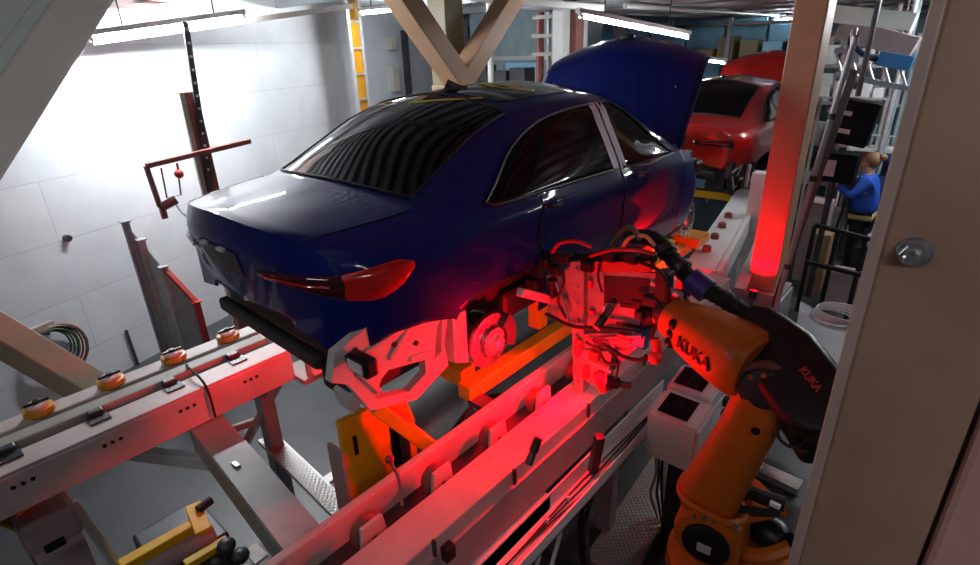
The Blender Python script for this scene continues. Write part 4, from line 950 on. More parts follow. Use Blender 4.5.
for k in range(5):
    bm = NB(); tube(bm, [(1.40+.03*k, 1.10, .67), (1.46+.03*k, 1.02-.02*k, .5), (1.42+.04*k, 1.06+.03*math.sin(k), .25), (1.50+.04*k, 1.0+.05*math.cos(k), .03), (1.3+.05*k, 1.08, .02)], .010, 6); obj('cable', bm, ('wheat', 'green_hose', 'black_rubber', 'cable_white')[k % 4], t)
bm = NB(); A, B = V((1.427, 0.408, 0.040)), V((1.266, 2.596, 0.040)); beam(bm, A, B, .34, .05); tag(obj('cable_duct', bm, 'chequer_plate'), 'shining chequer plate duct cover along the floor beside the robot', 'duct cover')
bm = NB(); A, B = V((1.146, 0.324, 0.020)), V((0.957, 1.842, 0.020)); beam(bm, A, B, .55, .03); tag(obj('floor_cover', bm, 'dark_grey'), 'flat grey floor cover between the stand and the shining duct cover', 'cover')
bm = NB(); beam(bm, (1.719, 2.102, 0.050), (2.240, 2.070, 0.050), .14, .06); tag(obj('cable_duct', bm, 'chequer_plate'), 'short chequer plate strip on the floor behind the robot arm', 'duct cover')
t = thing('walkway_panel', 'grey sheet platform panel behind the black robot cover', 'platform', (2.037, 2.957, 0.900))
bm = NB(); prism(bm, [(1.705, 3.628, 0.950), (2.487, 3.090, 0.950), (2.523, 1.769, 0.950), (1.896, 2.586, 0.950)], (0, 0, .03)); obj('panel', bm, 'grey_paint', t)
for q in ((1.785, 3.518, 0.950), (2.455, 3.065, 0.950), (2.482, 1.874, 0.950)):
    q = V(q); bm = NB(); bb(bm, (q.x-.03, q.y-.03, 0), (q.x+.03, q.y+.03, .95)); obj('leg', bm, 'dark_steel', t)
t = thing('cable_coil', 'white cable coiled in loops on the grey platform panel', 'cable', (2.069, 3.420, 0.990))
q = V((2.072, 3.397, 1.000))
for k in range(5):
    bm = NB(); rr = .16+.012*k; tube(bm, [q+Vector((rr*1.1*math.cos(a)+.02*k-.04, rr*.9*math.sin(a)+.015*k, .012*k)) for a in [2*math.pi*i/14 for i in range(15)]], .008, 6, 3); obj('loop', bm, 'cable_white', t)
# grey tube handrail beside the beige column
t = thing('tube_post', 'tall grey tube post standing just beside the beige column', 'post', (1.86, 2.2, 0))
A, B = V((1.734, 2.500, 1.457)), V((1.874, 2.500, 3.232)); bm = NB(); tube(bm, [(A.x-.05, 2.5, 0), A, B, B+Vector((.01, .0, .10)), B+Vector((-.02, .10, .18)), B+Vector((-.05, .3, .2))], .019, 14, 5); obj('tube', bm, 'zinc', t, True)
for k in (.15, .55, .8):
    q = A.lerp(B, k); bm = NB(); cyl(bm, q-Vector((0, 0, .02)), q+Vector((0, 0, .02)), .027, seg=14); obj('clamp', bm, 'dark_steel', t)
bm = NB(); A, B = V((1.516, 2.900, 1.251)), V((1.739, 2.900, 3.163)); beam(bm, A+Vector((.12, 0, 0)), B+Vector((.12, 0, 0)), .03, .05); beam(bm, (A.x+.12, A.y, 0), A+Vector((.12, 0, 0)), .03, .05); tag(obj('cable_strip', bm, 'dark_steel'), 'dark perforated strip between the beige column and the grey tube post', 'strip')

# ---------------------------------------------------------------- low corner by the wall side rail
t = thing('pallet_stopper', 'yellow arm with a black tip and grey roller low under the wall side rail', 'stopper', (-0.893, -1.503, 0.300))
bm = NB(); beam(bm, (-0.665, -1.817, 0.550), (-0.646, -1.346, 0.550), .08, .07, bev=.008); ar = obj('arm', bm, 'yellow_paint', t)
bm = NB(); beam(bm, (-0.776, -1.326, 0.600), (-0.507, -1.374, 0.580), .10, .03, bev=.006); obj('head_plate', bm, 'yellow_paint', t)
bm = NB(); cyl(bm, (-0.679, -1.329, 0.620), (-0.701, -1.233, 0.620), .03, seg=16); obj('tip', bm, 'black_rubber', t, True)
bm = NB(); cyl(bm, (-0.635, -1.741, 0.450), (-0.600, -1.297, 0.450), .07, seg=18); obj('roller', bm, 'pink_grey', t, True)
bm = NB(); beam(bm, (-0.422, -1.545, 0.500), (-0.408, -1.281, 0.500), .06, .05, bev=.006); obj('lower_arm', bm, 'yellow_paint', t)
for a in ((-0.371, -1.311, 0.500), (-0.276, -1.276, 0.450), (-0.397, -1.382, 0.420)):
    bm = NB(); ball(bm, a, .06, (1, 1, .8)); obj('fitting', bm, 'dark_steel', t, True)
bm = NB(); beam(bm, (-0.335, -1.189, 0.400), (-0.185, -1.185, 0.400), .09, .02); obj('white_plate', bm, 'label_white', t)
bm = NB(); q = V((-0.851, -1.410, 0.200)); bb(bm, (q.x-.25, q.y-.25, 0), (q.x+.25, q.y+.2, .38), .02); obj('base', bm, 'dark_steel', t)
t = thing('drive_motor', 'pinkish drive motor block with a yellow lever below the wall side rail', 'motor', (-0.887, -2.045, 0.900))
q = V((-0.729, -2.023, 1.050)); bm = NB(); box(bm, q, (.22, .26, .2), None, .03); obj('gearbox', bm, 'pink_grey', t)
bm = NB(); box(bm, q+Vector((.06, .0, -.24)), (.20, .22, .3), None, .02); obj('terminal_box', bm, 'pink_grey', t)
bm = NB(); box(bm, V((-0.509, -2.040, 1.050)), (.05, .09, .02)); obj('nameplate', bm, 'black_plastic', t)
bm = NB(); beam(bm, (-0.765, -2.120, 1.120), (-0.853, -1.965, 1.220), .06, .02, (1, 0, 0)); beam(bm, (-0.853, -2.156, 1.120), (-0.721, -2.088, 1.080), .10, .03); obj('lever', bm, 'amber_plastic', t)
bm = NB(); bb(bm, (q.x-.1, q.y-.1, 0), (q.x+.1, q.y+.1, .85)); obj('stand', bm, 'grey_paint', t)

# ---------------------------------------------------------------- things on and by the white wall
t = thing('guard_fence', 'grey sheet guard with stepped posts standing by the white wall', 'fence', (-3.3, -.4, 0))
posts = (((-3.500, -0.537, 1.918), 'grey_paint'), ((-3.400, -0.473, 1.733), 'zinc'), ((-3.200, -0.406, 1.470), 'zinc'), ((-2.950, -0.274, 1.106), 'red_enamel_and_glow'))  # last post coloured red for the red light falling on it
pp = []
for q, m in posts:
    q = V(q); bm = NB(); bb(bm, (q.x-.03, q.y-.03, 0), (q.x+.03, q.y+.03, q.z), .004); bb(bm, (q.x-.045, q.y-.045, q.z), (q.x+.045, q.y+.045, q.z+.012)); po = obj('post', bm, m, t); pp.append(q)
for a, b in zip(pp, pp[1:]):
    bm = NB(); prism(bm, [(a.x+.03, a.y, .1), (b.x-.03, b.y, .1), (b.x-.03, b.y, b.z-.03), (a.x+.03, a.y, a.z-.06)], (0, .01, 0)); obj('sheet', bm, 'zinc', t)
bm = NB(); beam(bm, pp[2], pp[3], .05, .03); obj('top_rail', bm, 'red_enamel_and_glow', t)  # red light on the top edge painted as the rail's colour

t = thing('swing_arm', 'red steel arm bracket with a hanging clipboard frame in front of the white wall', 'bracket', (-3.450, 0.292, 2.448))
A, B = V((-3.450, -0.235, 2.422)), V((-3.450, 0.854, 2.515)); bm = NB(); beam(bm, A, B, .06, .05, bev=.005); obj('arm', bm, 'rust_red', t)
bm = NB(); beam(bm, A, (-3.450, -0.210, 2.003), .045, .04, bev=.004); obj('drop_bar', bm, 'rust_red', t)
bm = NB(); q = V((-3.420, -0.202, 2.006)); cyl(bm, q, q+Vector((.02, .14, .05)), .045, seg=16); box(bm, q+Vector((0, 0, -.06)), (.05, .05, .12)); obj('pivot_clamp', bm, 'rust_red', t)
bm = NB(); tube(bm, [(-3.440, -0.110, 2.383), (-3.440, -0.128, 2.081), (-3.440, 0.009, 2.083), (-3.440, 0.048, 2.406)], .009, 6, 1); obj('wire_frame', bm, 'rust_red', t)
bm = NB(); q = V((-3.400, 0.027, 2.302)); ball(bm, q, .045); cyl(bm, q, V((-3.420, 0.041, 2.409)), .012, seg=8); obj('push_button', bm, 'red_enamel_and_glow', t, True)
bm = NB(); tube(bm, [(-3.440, -0.061, 2.077), (-3.440, -0.050, 1.958), (-3.440, 0.023, 1.844), (-3.440, 0.138, 1.805)], .007, 6); obj('cable', bm, 'cable_white', t)
t = thing('steel_post', 'rusty red post with a perforated dark strip hanging in front of the white wall', 'post', (-3.6, .6, 0))
A, B = V((-3.600, 0.388, 3.062)), V((-3.600, 0.370, 2.041)); bm = NB(); beam(bm, (A.x, A.y, 0), (A.x, A.y, A.z), .15, .05, (1, 0, 0)); obj('shaft', bm, 'rust_red', t)
bm = NB(); beam(bm, (A.x+.02, A.y-.09, 0), (A.x+.02, A.y-.09, A.z), .05, .04, (1, 0, 0)); obj('rear_tube', bm, 'warmgrey_paint', t)
q = V((-3.550, 0.483, 3.712)); q2 = V((-3.550, 0.360, 2.049)); bm = NB(); beam(bm, q, q2, .055, .03, (1, 0, 0)); ch = obj('perforated_strip', bm, 'dark_steel', t)
for k in range(12):
    p = q.lerp(q2, .04+.075*k)+Vector((.016, 0, 0)); bm = NB(); cyl(bm, p, p+Vector((.006, 0, 0)), .014, seg=10); obj('hole', bm, 'label_white', ch)
bm = NB(); A, B = V((-4.000, -0.242, 3.535)), V((-4.000, 2.844, 3.924)); beam(bm, A+Vector((0, 0, .02)), B+Vector((0, 0, .02)), .08, .06); tag(obj('conduit_rail', bm, 'warmgrey_paint'), 'grey pink conduit rail running behind the lamp at the wall', 'rail')
t = thing('cable_tray', 'pinkish mesh cable tray under the ceiling near the wall lamp', 'cable tray', (-3.483, 0.173, 3.850))
A, B = V((-5.360, 0.268, 3.900)), V((-2.443, 0.323, 3.900)); bm = NB(); beam(bm, A, B, .22, .02); obj('mesh_base', bm, 'brick_red', t)
for o_ in (-.11, .11):
    s_ = (B-A).normalized().cross(Vector((0, 0, 1)))*o_; bm = NB(); beam(bm, A+s_+Vector((0, 0, .04)), B+s_+Vector((0, 0, .04)), .015, .09); obj('side', bm, 'pink_grey', t)
for k in (.1, .9):
    q = A.lerp(B, k); bm = NB(); cyl(bm, q, (q.x, q.y, 4.1), .01, seg=6); obj('hanger', bm, 'dark_steel', t)
# ladder of orange straps on the wall
s0 = None
t = thing('cable_ladder', 'orange faced cable ladder climbing the white wall', 'ladder', (-5.6, 3.2, 0))
c = V((-5.045, 3.619, 3.270)); c.z = 0
for o_ in (-.15, .15):
    q = c+WD*o_; bm = NB(); bb(bm, (q.x-.025, q.y-.025, 0), (q.x+.025, q.y+.025, 4.1)); obj('side_rail', bm, 'zinc', t)
bm = NB(); beam(bm, c+WN*-.02, c+WN*-.02+Vector((0, 0, 4.1)), .26, .02, WN); obj('orange_strap', bm, 'amber_plastic', t)
for k in range(10):
    z = .4+.38*k; bm = NB(); beam(bm, c-WD*.15+Vector((0, 0, z)), c+WD*.15+Vector((0, 0, z)), .03, .03); obj('rung', bm, 'zinc', t)
t = thing('hose_coil', 'green and red hose coiled on a hook low on the white wall', 'hose', (-3.850, -1.354, 0.696))
q = V((-3.950, -1.343, 0.655)); 
dw = ((W0-q).dot(WN)); q = q+WN*(dw+.06)
for k in range(7):
    rr = .20+.016*k; bm = NB(); tube(bm, [q+WD*(rr*math.cos(a)+.01*k)+Vector((0, 0, rr*math.sin(a)-.01*k))+WN*(.012*(k % 3)) for a in [2*math.pi*i/16 for i in range(17)]], .010, 6, 3); obj('loop', bm, 'red_hose' if k in (4, 6) else 'green_hose', t)
bm = NB(); cyl(bm, q-WN*.06+Vector((0, 0, .2)), q+WN*.08+Vector((0, 0, .2)), .015, seg=8); obj('hook', bm, 'dark_steel', t)
def onwall(px3, off=.0):
    p = V(px3); o = cam.location; dd = p-o; k = (W0-o).dot(WN)/dd.dot(WN); return o+dd*k+WN*off
q = onwall((-2.006, -1.608, 1.682)); bm = NB(); beam(bm, q-WD*.11, q+WD*.11, .05, .09, WN); tag(obj('wall_vent', bm, 'warmgrey_paint'), 'small grey vent plate on the white wall above the hose coil', 'vent')
q = onwall((-2.125, -1.273, 2.224)); bm = NB(); cyl(bm, q-WN*.0, q+WN*.05, .035, seg=14); tag(obj('wall_plug', bm, 'dark_steel', None, True), 'small dark round plug on the white wall', 'plug')
a, b = onwall((-1.870, -1.158, 1.512), .02), onwall((-1.742, -1.179, 1.220), .02); bm = NB(); beam(bm, a, b, .025, .02, WN); tag(obj('wall_pipe', bm, 'dark_steel'), 'thin dark pipe low on the white wall beside the fence', 'pipe')
q = onwall((-4.167, 3.753, 3.117)); bm = NB(); q = q+WN*.12; bb(bm, (q.x-.05, q.y-.05, 0), (q.x+.05, q.y+.05, 3.75)); tag(obj('cable_post', bm, 'dark_steel'), 'dark slim post on the white wall left of the olive upright', 'post')
q = onwall((-4.226, 3.683, 3.092), .1); bm = NB(); bb(bm, (q.x-.1, q.y-.28, q.z-.35), (q.x+.1, q.y-.1, q.z+.1), .02); tag(obj('switch_box', bm, 'warmgrey_paint'), 'lower grey switch box on the white wall by the slim post', 'box')
bm = NB(); bb(bm, (q.x-.1, q.y-.26, q.z+.4), (q.x+.1, q.y-.1, q.z+.62), .02); tag(obj('switch_box', bm, 'warmgrey_paint'), 'upper grey switch box on the white wall by the slim post', 'box')

# ---------------------------------------------------------------- far hall, behind the bonnet
def tbox(name, label, cat, lo, hi, m, bev=.01, group=None):
    bm = NB(); bb(bm, lo, hi, bev); return tag(obj(name, bm, m), label, cat, group)
def around(px, w, d, h, z0):
    p = V(px); return (p.x-w/2, p.y-d/2, z0), (p.x+w/2, p.y+d/2, z0+h)
p = V((-4.415, 6.963, 3.328))
t = thing('blue_cabinet', 'tall grey blue cabinet wall seen between the braces and the bonnet', 'cabinet', (p.x, p.y, 0))
bm = NB(); bb(bm, (p.x-1.3, p.y, 0), (p.x+1.5, p.y+.5, 4.05), .02); obj('body', bm, 'teal_grey', t)
for k in range(3):
    bm = NB(); bb(bm, (p.x-1.25+.9*k, p.y-.02, .1), (p.x-.42+.9*k, p.y, 3.1), .01); obj('door', bm, 'light_blue' if k == 1 else 'teal_grey', t)
bm = NB(); bb(bm, (p.x-1.3, p.y-.05, 3.15), (p.x+1.5, p.y-.0, 3.22)); obj('ledge', bm, 'zinc', t)
for k, (px, w, h) in enumerate((((-4.138, 6.021, 3.013), .5, .25), ((-3.708, 6.111, 3.009), .35, .3), ((-4.475, 5.999, 3.082), .3, .35))):
    lo, hi = around(px, w, .3, h, 2.75); tbox('parts_crate', ('dark crate on the bench before the grey blue cabinet, the wide one', 'dark crate on the bench before the grey blue cabinet nearest the pipes', 'dark crate on the bench before the grey blue cabinet beside the olive upright')[k], 'crate', lo, hi, 'dark_steel')
p = V((-4.004, 5.995, 2.881)); t = thing('work_bench', 'grey bench carrying dark crates before the grey blue cabinet', 'bench', (p.x, p.y, 0))
bm = NB(); bb(bm, (p.x-1.1, p.y-.3, 2.68), (p.x+.9, p.y+.4, 2.745)); obj('top', bm, 'grey_paint', t)
for dx in (-1.0, .8):
    bm = NB(); bb(bm, (p.x+dx-.04, p.y-.2, 0), (p.x+dx+.04, p.y+.2, 2.68)); obj('leg', bm, 'grey_paint', t)
for k, (px, m, r, lb) in enumerate((((-3.548, 5.087, 3.499), 'white_paint', .05, 'white slim pole beside the grey blue cabinet'), ((-2.636, 5.171, 3.607), 'rust_red', .06, 'rusty pipe riser left of the white hall column'), ((-2.644, 5.412, 3.608), 'zinc', .035, 'thin metal pipe riser between the rusty pipe and the white hall column'))):
    p = V(px); bm = NB(); cyl(bm, (p.x, p.y, 0), (p.x, p.y, 4.1), r, seg=14); tag(obj('pipe_riser', bm, m, None, True), lb, 'pipe')
for k, z in enumerate((3.25, 3.5, 3.75)):
    p = V((-2.518, 5.133, 3.602)); bm = NB(); bb(bm, (p.x-.2, p.y-.05, z), (p.x+.2, p.y+.05, z+.05)); tag(obj('pipe_bracket', bm, 'warmgrey_paint'), ('lowest bracket on the rusty pipe riser', 'middle bracket on the rusty pipe riser', 'topmost bracket on the rusty pipe riser')[k], 'bracket')
p = V((-2.158, 5.021, 3.459)); tbox('hall_column', 'white hall column left of the raised blue bonnet', 'column', (p.x-.09, p.y-.09, 0), (p.x+.09, p.y+.09, 4.1), 'white_paint')
p = V((-2.127, 5.282, 3.455)); tbox('hall_column', 'brick red hall column beside the white one at the bonnet edge', 'column', (p.x-.12, p.y-.1, 0), (p.x+.12, p.y+.1, 4.1), 'brick_red')
p = V((-2.059, 5.444, 3.451)); tbox('hall_column', 'slim pale post just behind the brick red hall column', 'column', (p.x-.045, p.y-.05, 0), (p.x+.045, p.y+.05, 4.1), 'white_paint')
p = V((-3.454, 10.493, 3.334)); t = thing('panel_wall', 'light blue machine panels behind the raised blue bonnet', 'panel', (p.x, p.y, 0))
for k in range(7):
    bm = NB(); bb(bm, (p.x-2.6+.82*k, p.y+.1*k, 0), (p.x-1.82+.82*k, p.y+.1*k+.08, 3.80), .01); obj('blue_panel', bm, 'light_blue', t)
p = V((-3.096, 8.426, 3.592)); bm = NB(); lathe(bm, p, (0.6, -.7, .3), [(.16, 0), (.17, .02), (.15, .06)], 20); bm2 = bm; cyl(bm, p, (p.x, p.y, 4.1), .02); tag(obj('hall_mirror', bm, 'grey_paint', None, True), 'round grey fan hanging before the light blue panels', 'fan')
# shelf with clutter above the red car
p = V((-1.204, 10.283, 2.534)); t = thing('storage_rack', 'dark storage rack with boxes behind the raised red bonnet', 'rack', (p.x, p.y, 0))
for z in (2.2, 2.95, 3.65):
    bm = NB(); bb(bm, (p.x-1.7, p.y, z), (p.x+2.0, p.y+.6, z+.06)); obj('shelf', bm, 'dark_steel', t)
for dx in (-1.7, -.45, .8, 2.0):
    bm = NB(); bb(bm, (p.x+dx-.04, p.y-.02, 0), (p.x+dx+.04, p.y+.04, 3.8)); obj('upright', bm, 'grey_paint', t)
cols = ['teal_grey', 'cardboard', 'grey_paint', 'olive_paint', 'light_blue', 'dark_steel', 'warmgrey_paint', 'zinc']
for k in range(8):
    for zi, z in enumerate((2.26, 3.01)):
        x = p.x-1.55+.44*k; h = .2+.3*random.random(); w = .3+.1*random.random()
        tbox('parts_box', 'storage box on the %s shelf of the dark rack behind the red bonnet' % ('lower', 'upper')[zi], 'box', (x, p.y+.05, z), (x+w, p.y+.5, z+h), random.choice(cols), group='boxes on the %s shelf of the dark rack' % ('lower', 'upper')[zi])
tube_lamp((-1.568, 8.051, 3.119), (-0.962, 8.280, 3.025), 'short tube lamp low between the blue bonnet and the red car', 30, hang=False)
for k, (x, lb) in enumerate(((-.9, 'grey pipe under the far ceiling above the tube lamp'), (.75, 'grey pipe under the far ceiling nearest the beige column'))):
    bm = NB(); cyl(bm, (x, 4.5, 3.80), (x, 13, 3.80), .03, seg=10); tag(obj('ceiling_pipe', bm, 'zinc', None, True), lb, 'pipe')
bm = NB(); beam(bm, (-2.330, 3.334, 3.942), (-1.058, 4.285, 3.781), .12, .07, bev=.01); tag(obj('conduit_rail', bm, 'white_paint'), 'white conduit rail across the top above the pipe risers', 'rail')

# ---------------------------------------------------------------- far hall, between the columns
def py(px, py_): return V(px)
t = thing('black_monitor', 'large black screen cabinet hanging above the work area', 'screen', (1.447, 6.000, 2.429))
c = V((1.447, 6.000, 2.429)); bm = NB(); box(bm, c, (.48, .25, .52), Matrix.Rotation(math.radians(8), 3, 'Y'), .02); obj('cabinet', bm, 'matte_black', t)
for q in ((1.322, 5.860, 2.553), (1.341, 5.860, 2.344)):
    bm = NB(); box(bm, q, (.26, .02, .05), Matrix.Rotation(math.radians(8), 3, 'Y')); obj('vent_strip', bm, 'pink_grey', t)
bm = NB(); cyl(bm, c+Vector((0, 0, .3)), (c.x, c.y, 4.1), .03, seg=10); obj('hanger', bm, 'dark_steel', t)
t = thing('black_cabinet', 'lower black equipment box under the large black screen', 'box', (1.368, 6.200, 1.865))
c = V((1.348, 6.200, 1.850)); bm = NB(); box(bm, c, (.48, .3, .36), None, .02); obj('housing', bm, 'matte_black', t)
bm = NB(); cyl(bm, c-Vector((0, 0, .15)), (c.x, c.y, 0), .04, seg=10); obj('stand', bm, 'dark_steel', t)
bm = NB(); box(bm, (1.294, 6.020, 1.849), (.16, .02, .2)); obj('front_plate', bm, 'pink_grey', t)
# truss and sign under the ceiling
t = thing('truss_beam', 'grey truss beam crossing above the work area behind the near column', 'beam', (1.426, 6.600, 2.992))
for a, b in (((0.995, 6.600, 3.231), (1.871, 6.600, 3.059)), ((1.050, 6.600, 2.943), (1.936, 6.600, 2.766))):
    bm = NB(); beam(bm, a, b, .06, .06); obj('chord', bm, 'teal_grey', t)
for k in range(6):
    a = V((0.995, 6.600, 3.231)).lerp(V((1.871, 6.600, 3.059)), k/5); b = V((1.050, 6.600, 2.943)).lerp(V((1.936, 6.600, 2.766)), min(1, (k+.5)/5)); bm = NB(); cyl(bm, a, b, .018, seg=6); obj('web', bm, 'zinc', t)
bm = NB(); beam(bm, (1.490, 6.540, 3.132), (1.847, 6.540, 3.062), .06, .16); tag(obj('blue_sign', bm, 'blue_sign'), 'bright blue sign strip on the truss beam', 'sign')
bm = NB(); A, B = V((0.887, 7.200, 3.494)), V((1.773, 7.200, 3.226)); beam(bm, A, B, .3, .25)
for k in (.2, .8): q = A.lerp(B, k); cyl(bm, q, (q.x, q.y, 4.11), .012, seg=6)
tag(obj('duct', bm, 'pink_grey'), 'pinkish ventilation duct above the truss beam', 'duct')
bm = NB(); beam(bm, (0.886, 6.800, 3.657), (1.747, 6.800, 3.523), .25, .2); tag(obj('duct', bm, 'greygreen_paint'), 'grey green box duct right under the ceiling beside the near column', 'duct')
t = thing('hanging_cable', 'dark cable hanging in a bow from the truss beam', 'cable', (1.263, 6.300, 3.255)); bm = NB(); tube(bm, [(1.174, 6.560, 3.205), (1.172, 6.450, 3.368), (1.257, 6.400, 3.253), (1.396, 6.450, 3.148), (1.513, 6.560, 3.109)], .03, 8); obj('strand', bm, 'navy_cloth', t)
# racks with bins in the far hall
rk = V((1.106, 9.500, 2.543)); t = thing('storage_rack', 'tall pale shelf rack with bins behind the black screen', 'rack', (rk.x, 9.5, 0))
for z in (.2, .9, 1.6, 2.3, 2.9):
    bm = NB(); bb(bm, (rk.x-1.1, 9.3, z), (rk.x+1.3, 9.9, z+.05)); obj('shelf', bm, 'zinc', t)
for dx in (-1.1, -.3, .5, 1.3):
    bm = NB(); bb(bm, (rk.x+dx-.03, 9.28, 0), (rk.x+dx+.03, 9.34, 3.4)); obj('upright', bm, 'teal_grey', t)
for zi, z in enumerate((.95, 1.65, 2.35, 2.95)):
    for k in range(9):
        x = rk.x-1.05+.26*k; h = .16+.3*random.random()
        tbox('parts_bin', 'parts bin on the %s of the tall pale shelf rack' % ('second shelf', 'third shelf', 'fourth shelf', 'top shelf')[zi], 'bin', (x, 9.36, z), (x+.2, 9.7, z+h), random.choice(['label_white', 'label_white', 'zinc', 'teal_grey', 'pink_grey', 'dark_steel', 'label_white']), .015, 'bins on the %s of the pale rack' % ('second shelf', 'third shelf', 'fourth shelf', 'top shelf')[zi])
bs = V((0.970, 8.500, 2.640)); bm = NB(); bb(bm, (bs.x-.45, 8.4, bs.z-.16), (bs.x+.5, 8.7, bs.z-.13)); bb(bm, (bs.x-.45, 8.65, 0), (bs.x-.41, 8.69, bs.z-.16)); bb(bm, (bs.x+.46, 8.65, 0), (bs.x+.5, 8.69, bs.z-.16)); tag(obj('shelf_board', bm, 'zinc'), 'shelf board carrying white cartons above the black screen', 'shelf')
for k in range(5):
    x = bs.x-.42+.18*k; tbox('white_carton', 'small white carton on the shelf board above the black screen', 'carton', (x, 8.44, bs.z-.13), (x+.13, 8.65, bs.z+(.02, .10, -.02, .08, .0)[k]), 'label_white', .008, 'white cartons above the screen')
for k, (px, m) in enumerate((((1.584, 8.000, 2.101), 'zinc'), ((1.580, 8.400, 2.346), 'teal_grey'), ((1.311, 8.800, 2.447), 'pink_grey'))):
    p = V(px); bm = NB(); cyl(bm, (p.x, p.y, 0), (p.x, p.y, 3.9), .035, seg=12); tag(obj('pipe_riser', bm, m, None, True), ('bright pipe riser beside the near column above the person', 'grey green pipe riser beside the near column', 'pinkish pipe riser right of the black screen')[k], 'pipe')
p = V((1.444, 8.700, 2.007)); t = thing('parts_trolley', 'pale wire trolley standing behind the person in blue', 'trolley', (p.x, p.y, 0))
for z in (.3, 1.0, 1.7):
    bm = NB(); bb(bm, (p.x-.35, p.y-.25, z), (p.x+.35, p.y+.25, z+.03)); obj('tray', bm, 'label_white', t)
for dx in (-.34, .34):
    for dy in (-.24, .24):
        bm = NB(); cyl(bm, (p.x+dx, p.y+dy, 0), (p.x+dx, p.y+dy, 2.2), .02, seg=8); obj('post', bm, 'label_white', t)
for k in range(4):
    bm = NB(); beam(bm, (p.x-.34, p.y-.25, 1.3+.22*k), (p.x+.34, p.y-.25, 1.3+.22*k), .015, .015); obj('wire', bm, 'label_white', t)

# ---------------------------------------------------------------- the person filming
def skin_mesh(pts, edges, radii, sub=2):
    me = bpy.data.meshes.new('_s'); me.from_pydata(pts, edges, []); o = bpy.data.objects.new('_s', me); C.objects.link(o)
    o.modifiers.new('k', 'SKIN')
    for i, r in enumerate(radii): me.skin_vertices[0].data[i].radius = (r, r) if not isinstance(r, tuple) else r
    me.skin_vertices[0].data[0].use_root = True
    sb = o.modifiers.new('s', 'SUBSURF'); sb.levels = sub; sb.render_levels = sub
    bpy.context.view_layer.update(); dg = bpy.context.evaluated_depsgraph_get()
    m2 = bpy.data.meshes.new_from_object(o.evaluated_get(dg)); bpy.data.objects.remove(o)
    bm = NB(); bm.from_mesh(m2); bpy.data.meshes.remove(m2); return bm
hd = V((1.611, 7.350, 1.712)); PX, PY = hd.x, hd.y; PZ = hd.z-1.64
t = thing('person', 'person in a bright blue jacket with hair tied up, raising a hand to a camera', 'person', (PX, PY, 0))
def pl(x, y, z): return (PX+x, PY+y, PZ+z)
# facing -x (towards the cars); y is to the side
pts = [pl(0, 0, .95), pl(.0, 0, 1.15), pl(-.01, 0, 1.36), pl(-.02, 0, 1.50), pl(-.04, 0, 1.64),
       pl(-.01, -.17, 1.40), pl(-.14, -.24, 1.20), pl(-.34, -.18, 1.36), pl(-.41, -.16, 1.44), pl(-.01, .17, 1.40), pl(-.12, .24, 1.18), pl(-.34, .16, 1.28), pl(-.42, .13, 1.33),
       pl(.0, -.10, .88), pl(-.02, -.11, .48), pl(.02, -.11, .08), pl(-.10, -.12, .04), pl(.0, .10, .88), pl(.0, .11, .48), pl(.04, .11, .08), pl(-.08, .12, .04)]
ed = [(0, 1), (1, 2), (2, 3), (3, 4), (2, 5), (5, 6), (6, 7), (7, 8), (2, 9), (9, 10), (10, 11), (11, 12), (0, 13), (13, 14), (14, 15), (15, 16), (0, 17), (17, 18), (18, 19), (19, 20)]
rd = [.15, .135, .15, .055, .095, .065, .05, .035, .028, .065, .05, .035, .028, .095, .06, .045, .04, .095, .06, .045, .04]
bm = skin_mesh(pts, ed, rd); obj('body', bm, 'skin', t, True)
jp = pts[:4]+pts[5:8]+pts[9:12]; jr = [.22, .21, .22, .085, .11, .085, .065, .11, .085, .065]
je = [(0, 1), (1, 2), (2, 3), (2, 4), (4, 5), (5, 6), (2, 7), (7, 8), (8, 9)]
jp[0] = pl(0, 0, .86)
bm = skin_mesh(jp, je, jr); obj('jacket', bm, 'blue_cloth', t, True)
bm = skin_mesh([pl(0, 0, .95)]+pts[13:16]+pts[17:20], [(0, 1), (1, 2), (2, 3), (0, 4), (4, 5), (5, 6)], [.16, .11, .08, .065, .11, .08, .065]); obj('trousers', bm, 'black_rubber', t, True)
bm = NB(); box(bm, pl(0, 0, .90), (.36, .42, .09), None, .04); obj('belt_pouch', bm, 'wheat', t, True)
bm = NB(); ball(bm, pl(-.01, 0, 1.69), .105, (1.05, .92, 1.12), 18); ball(bm, pl(.10, 0, 1.74), .055); obj('hair', bm, 'hair', t, True)
bm = NB(); ball(bm, pl(-.055, 0, 1.655), .09, (.85, .85, 1.2), 18); ball(bm, pl(-.135, 0, 1.64), .018, (1.2, .8, 1.2)); ball(bm, pl(-.05, -.08, 1.65), .022, (.8, .4, 1.3)); ball(bm, pl(-.05, .08, 1.65), .022, (.8, .4, 1.3)); fc = obj('face', bm, 'skin', t, True)
for sy in (-.032, .032):
    bm = NB(); ball(bm, pl(-.122, sy, 1.67), .011); obj('eye', bm, 'black_trim', fc, True)
bm = NB(); box(bm, pl(-.128, 0, 1.60), (.012, .045, .010), None, .003); obj('mouth', bm, 'red_hose', fc)
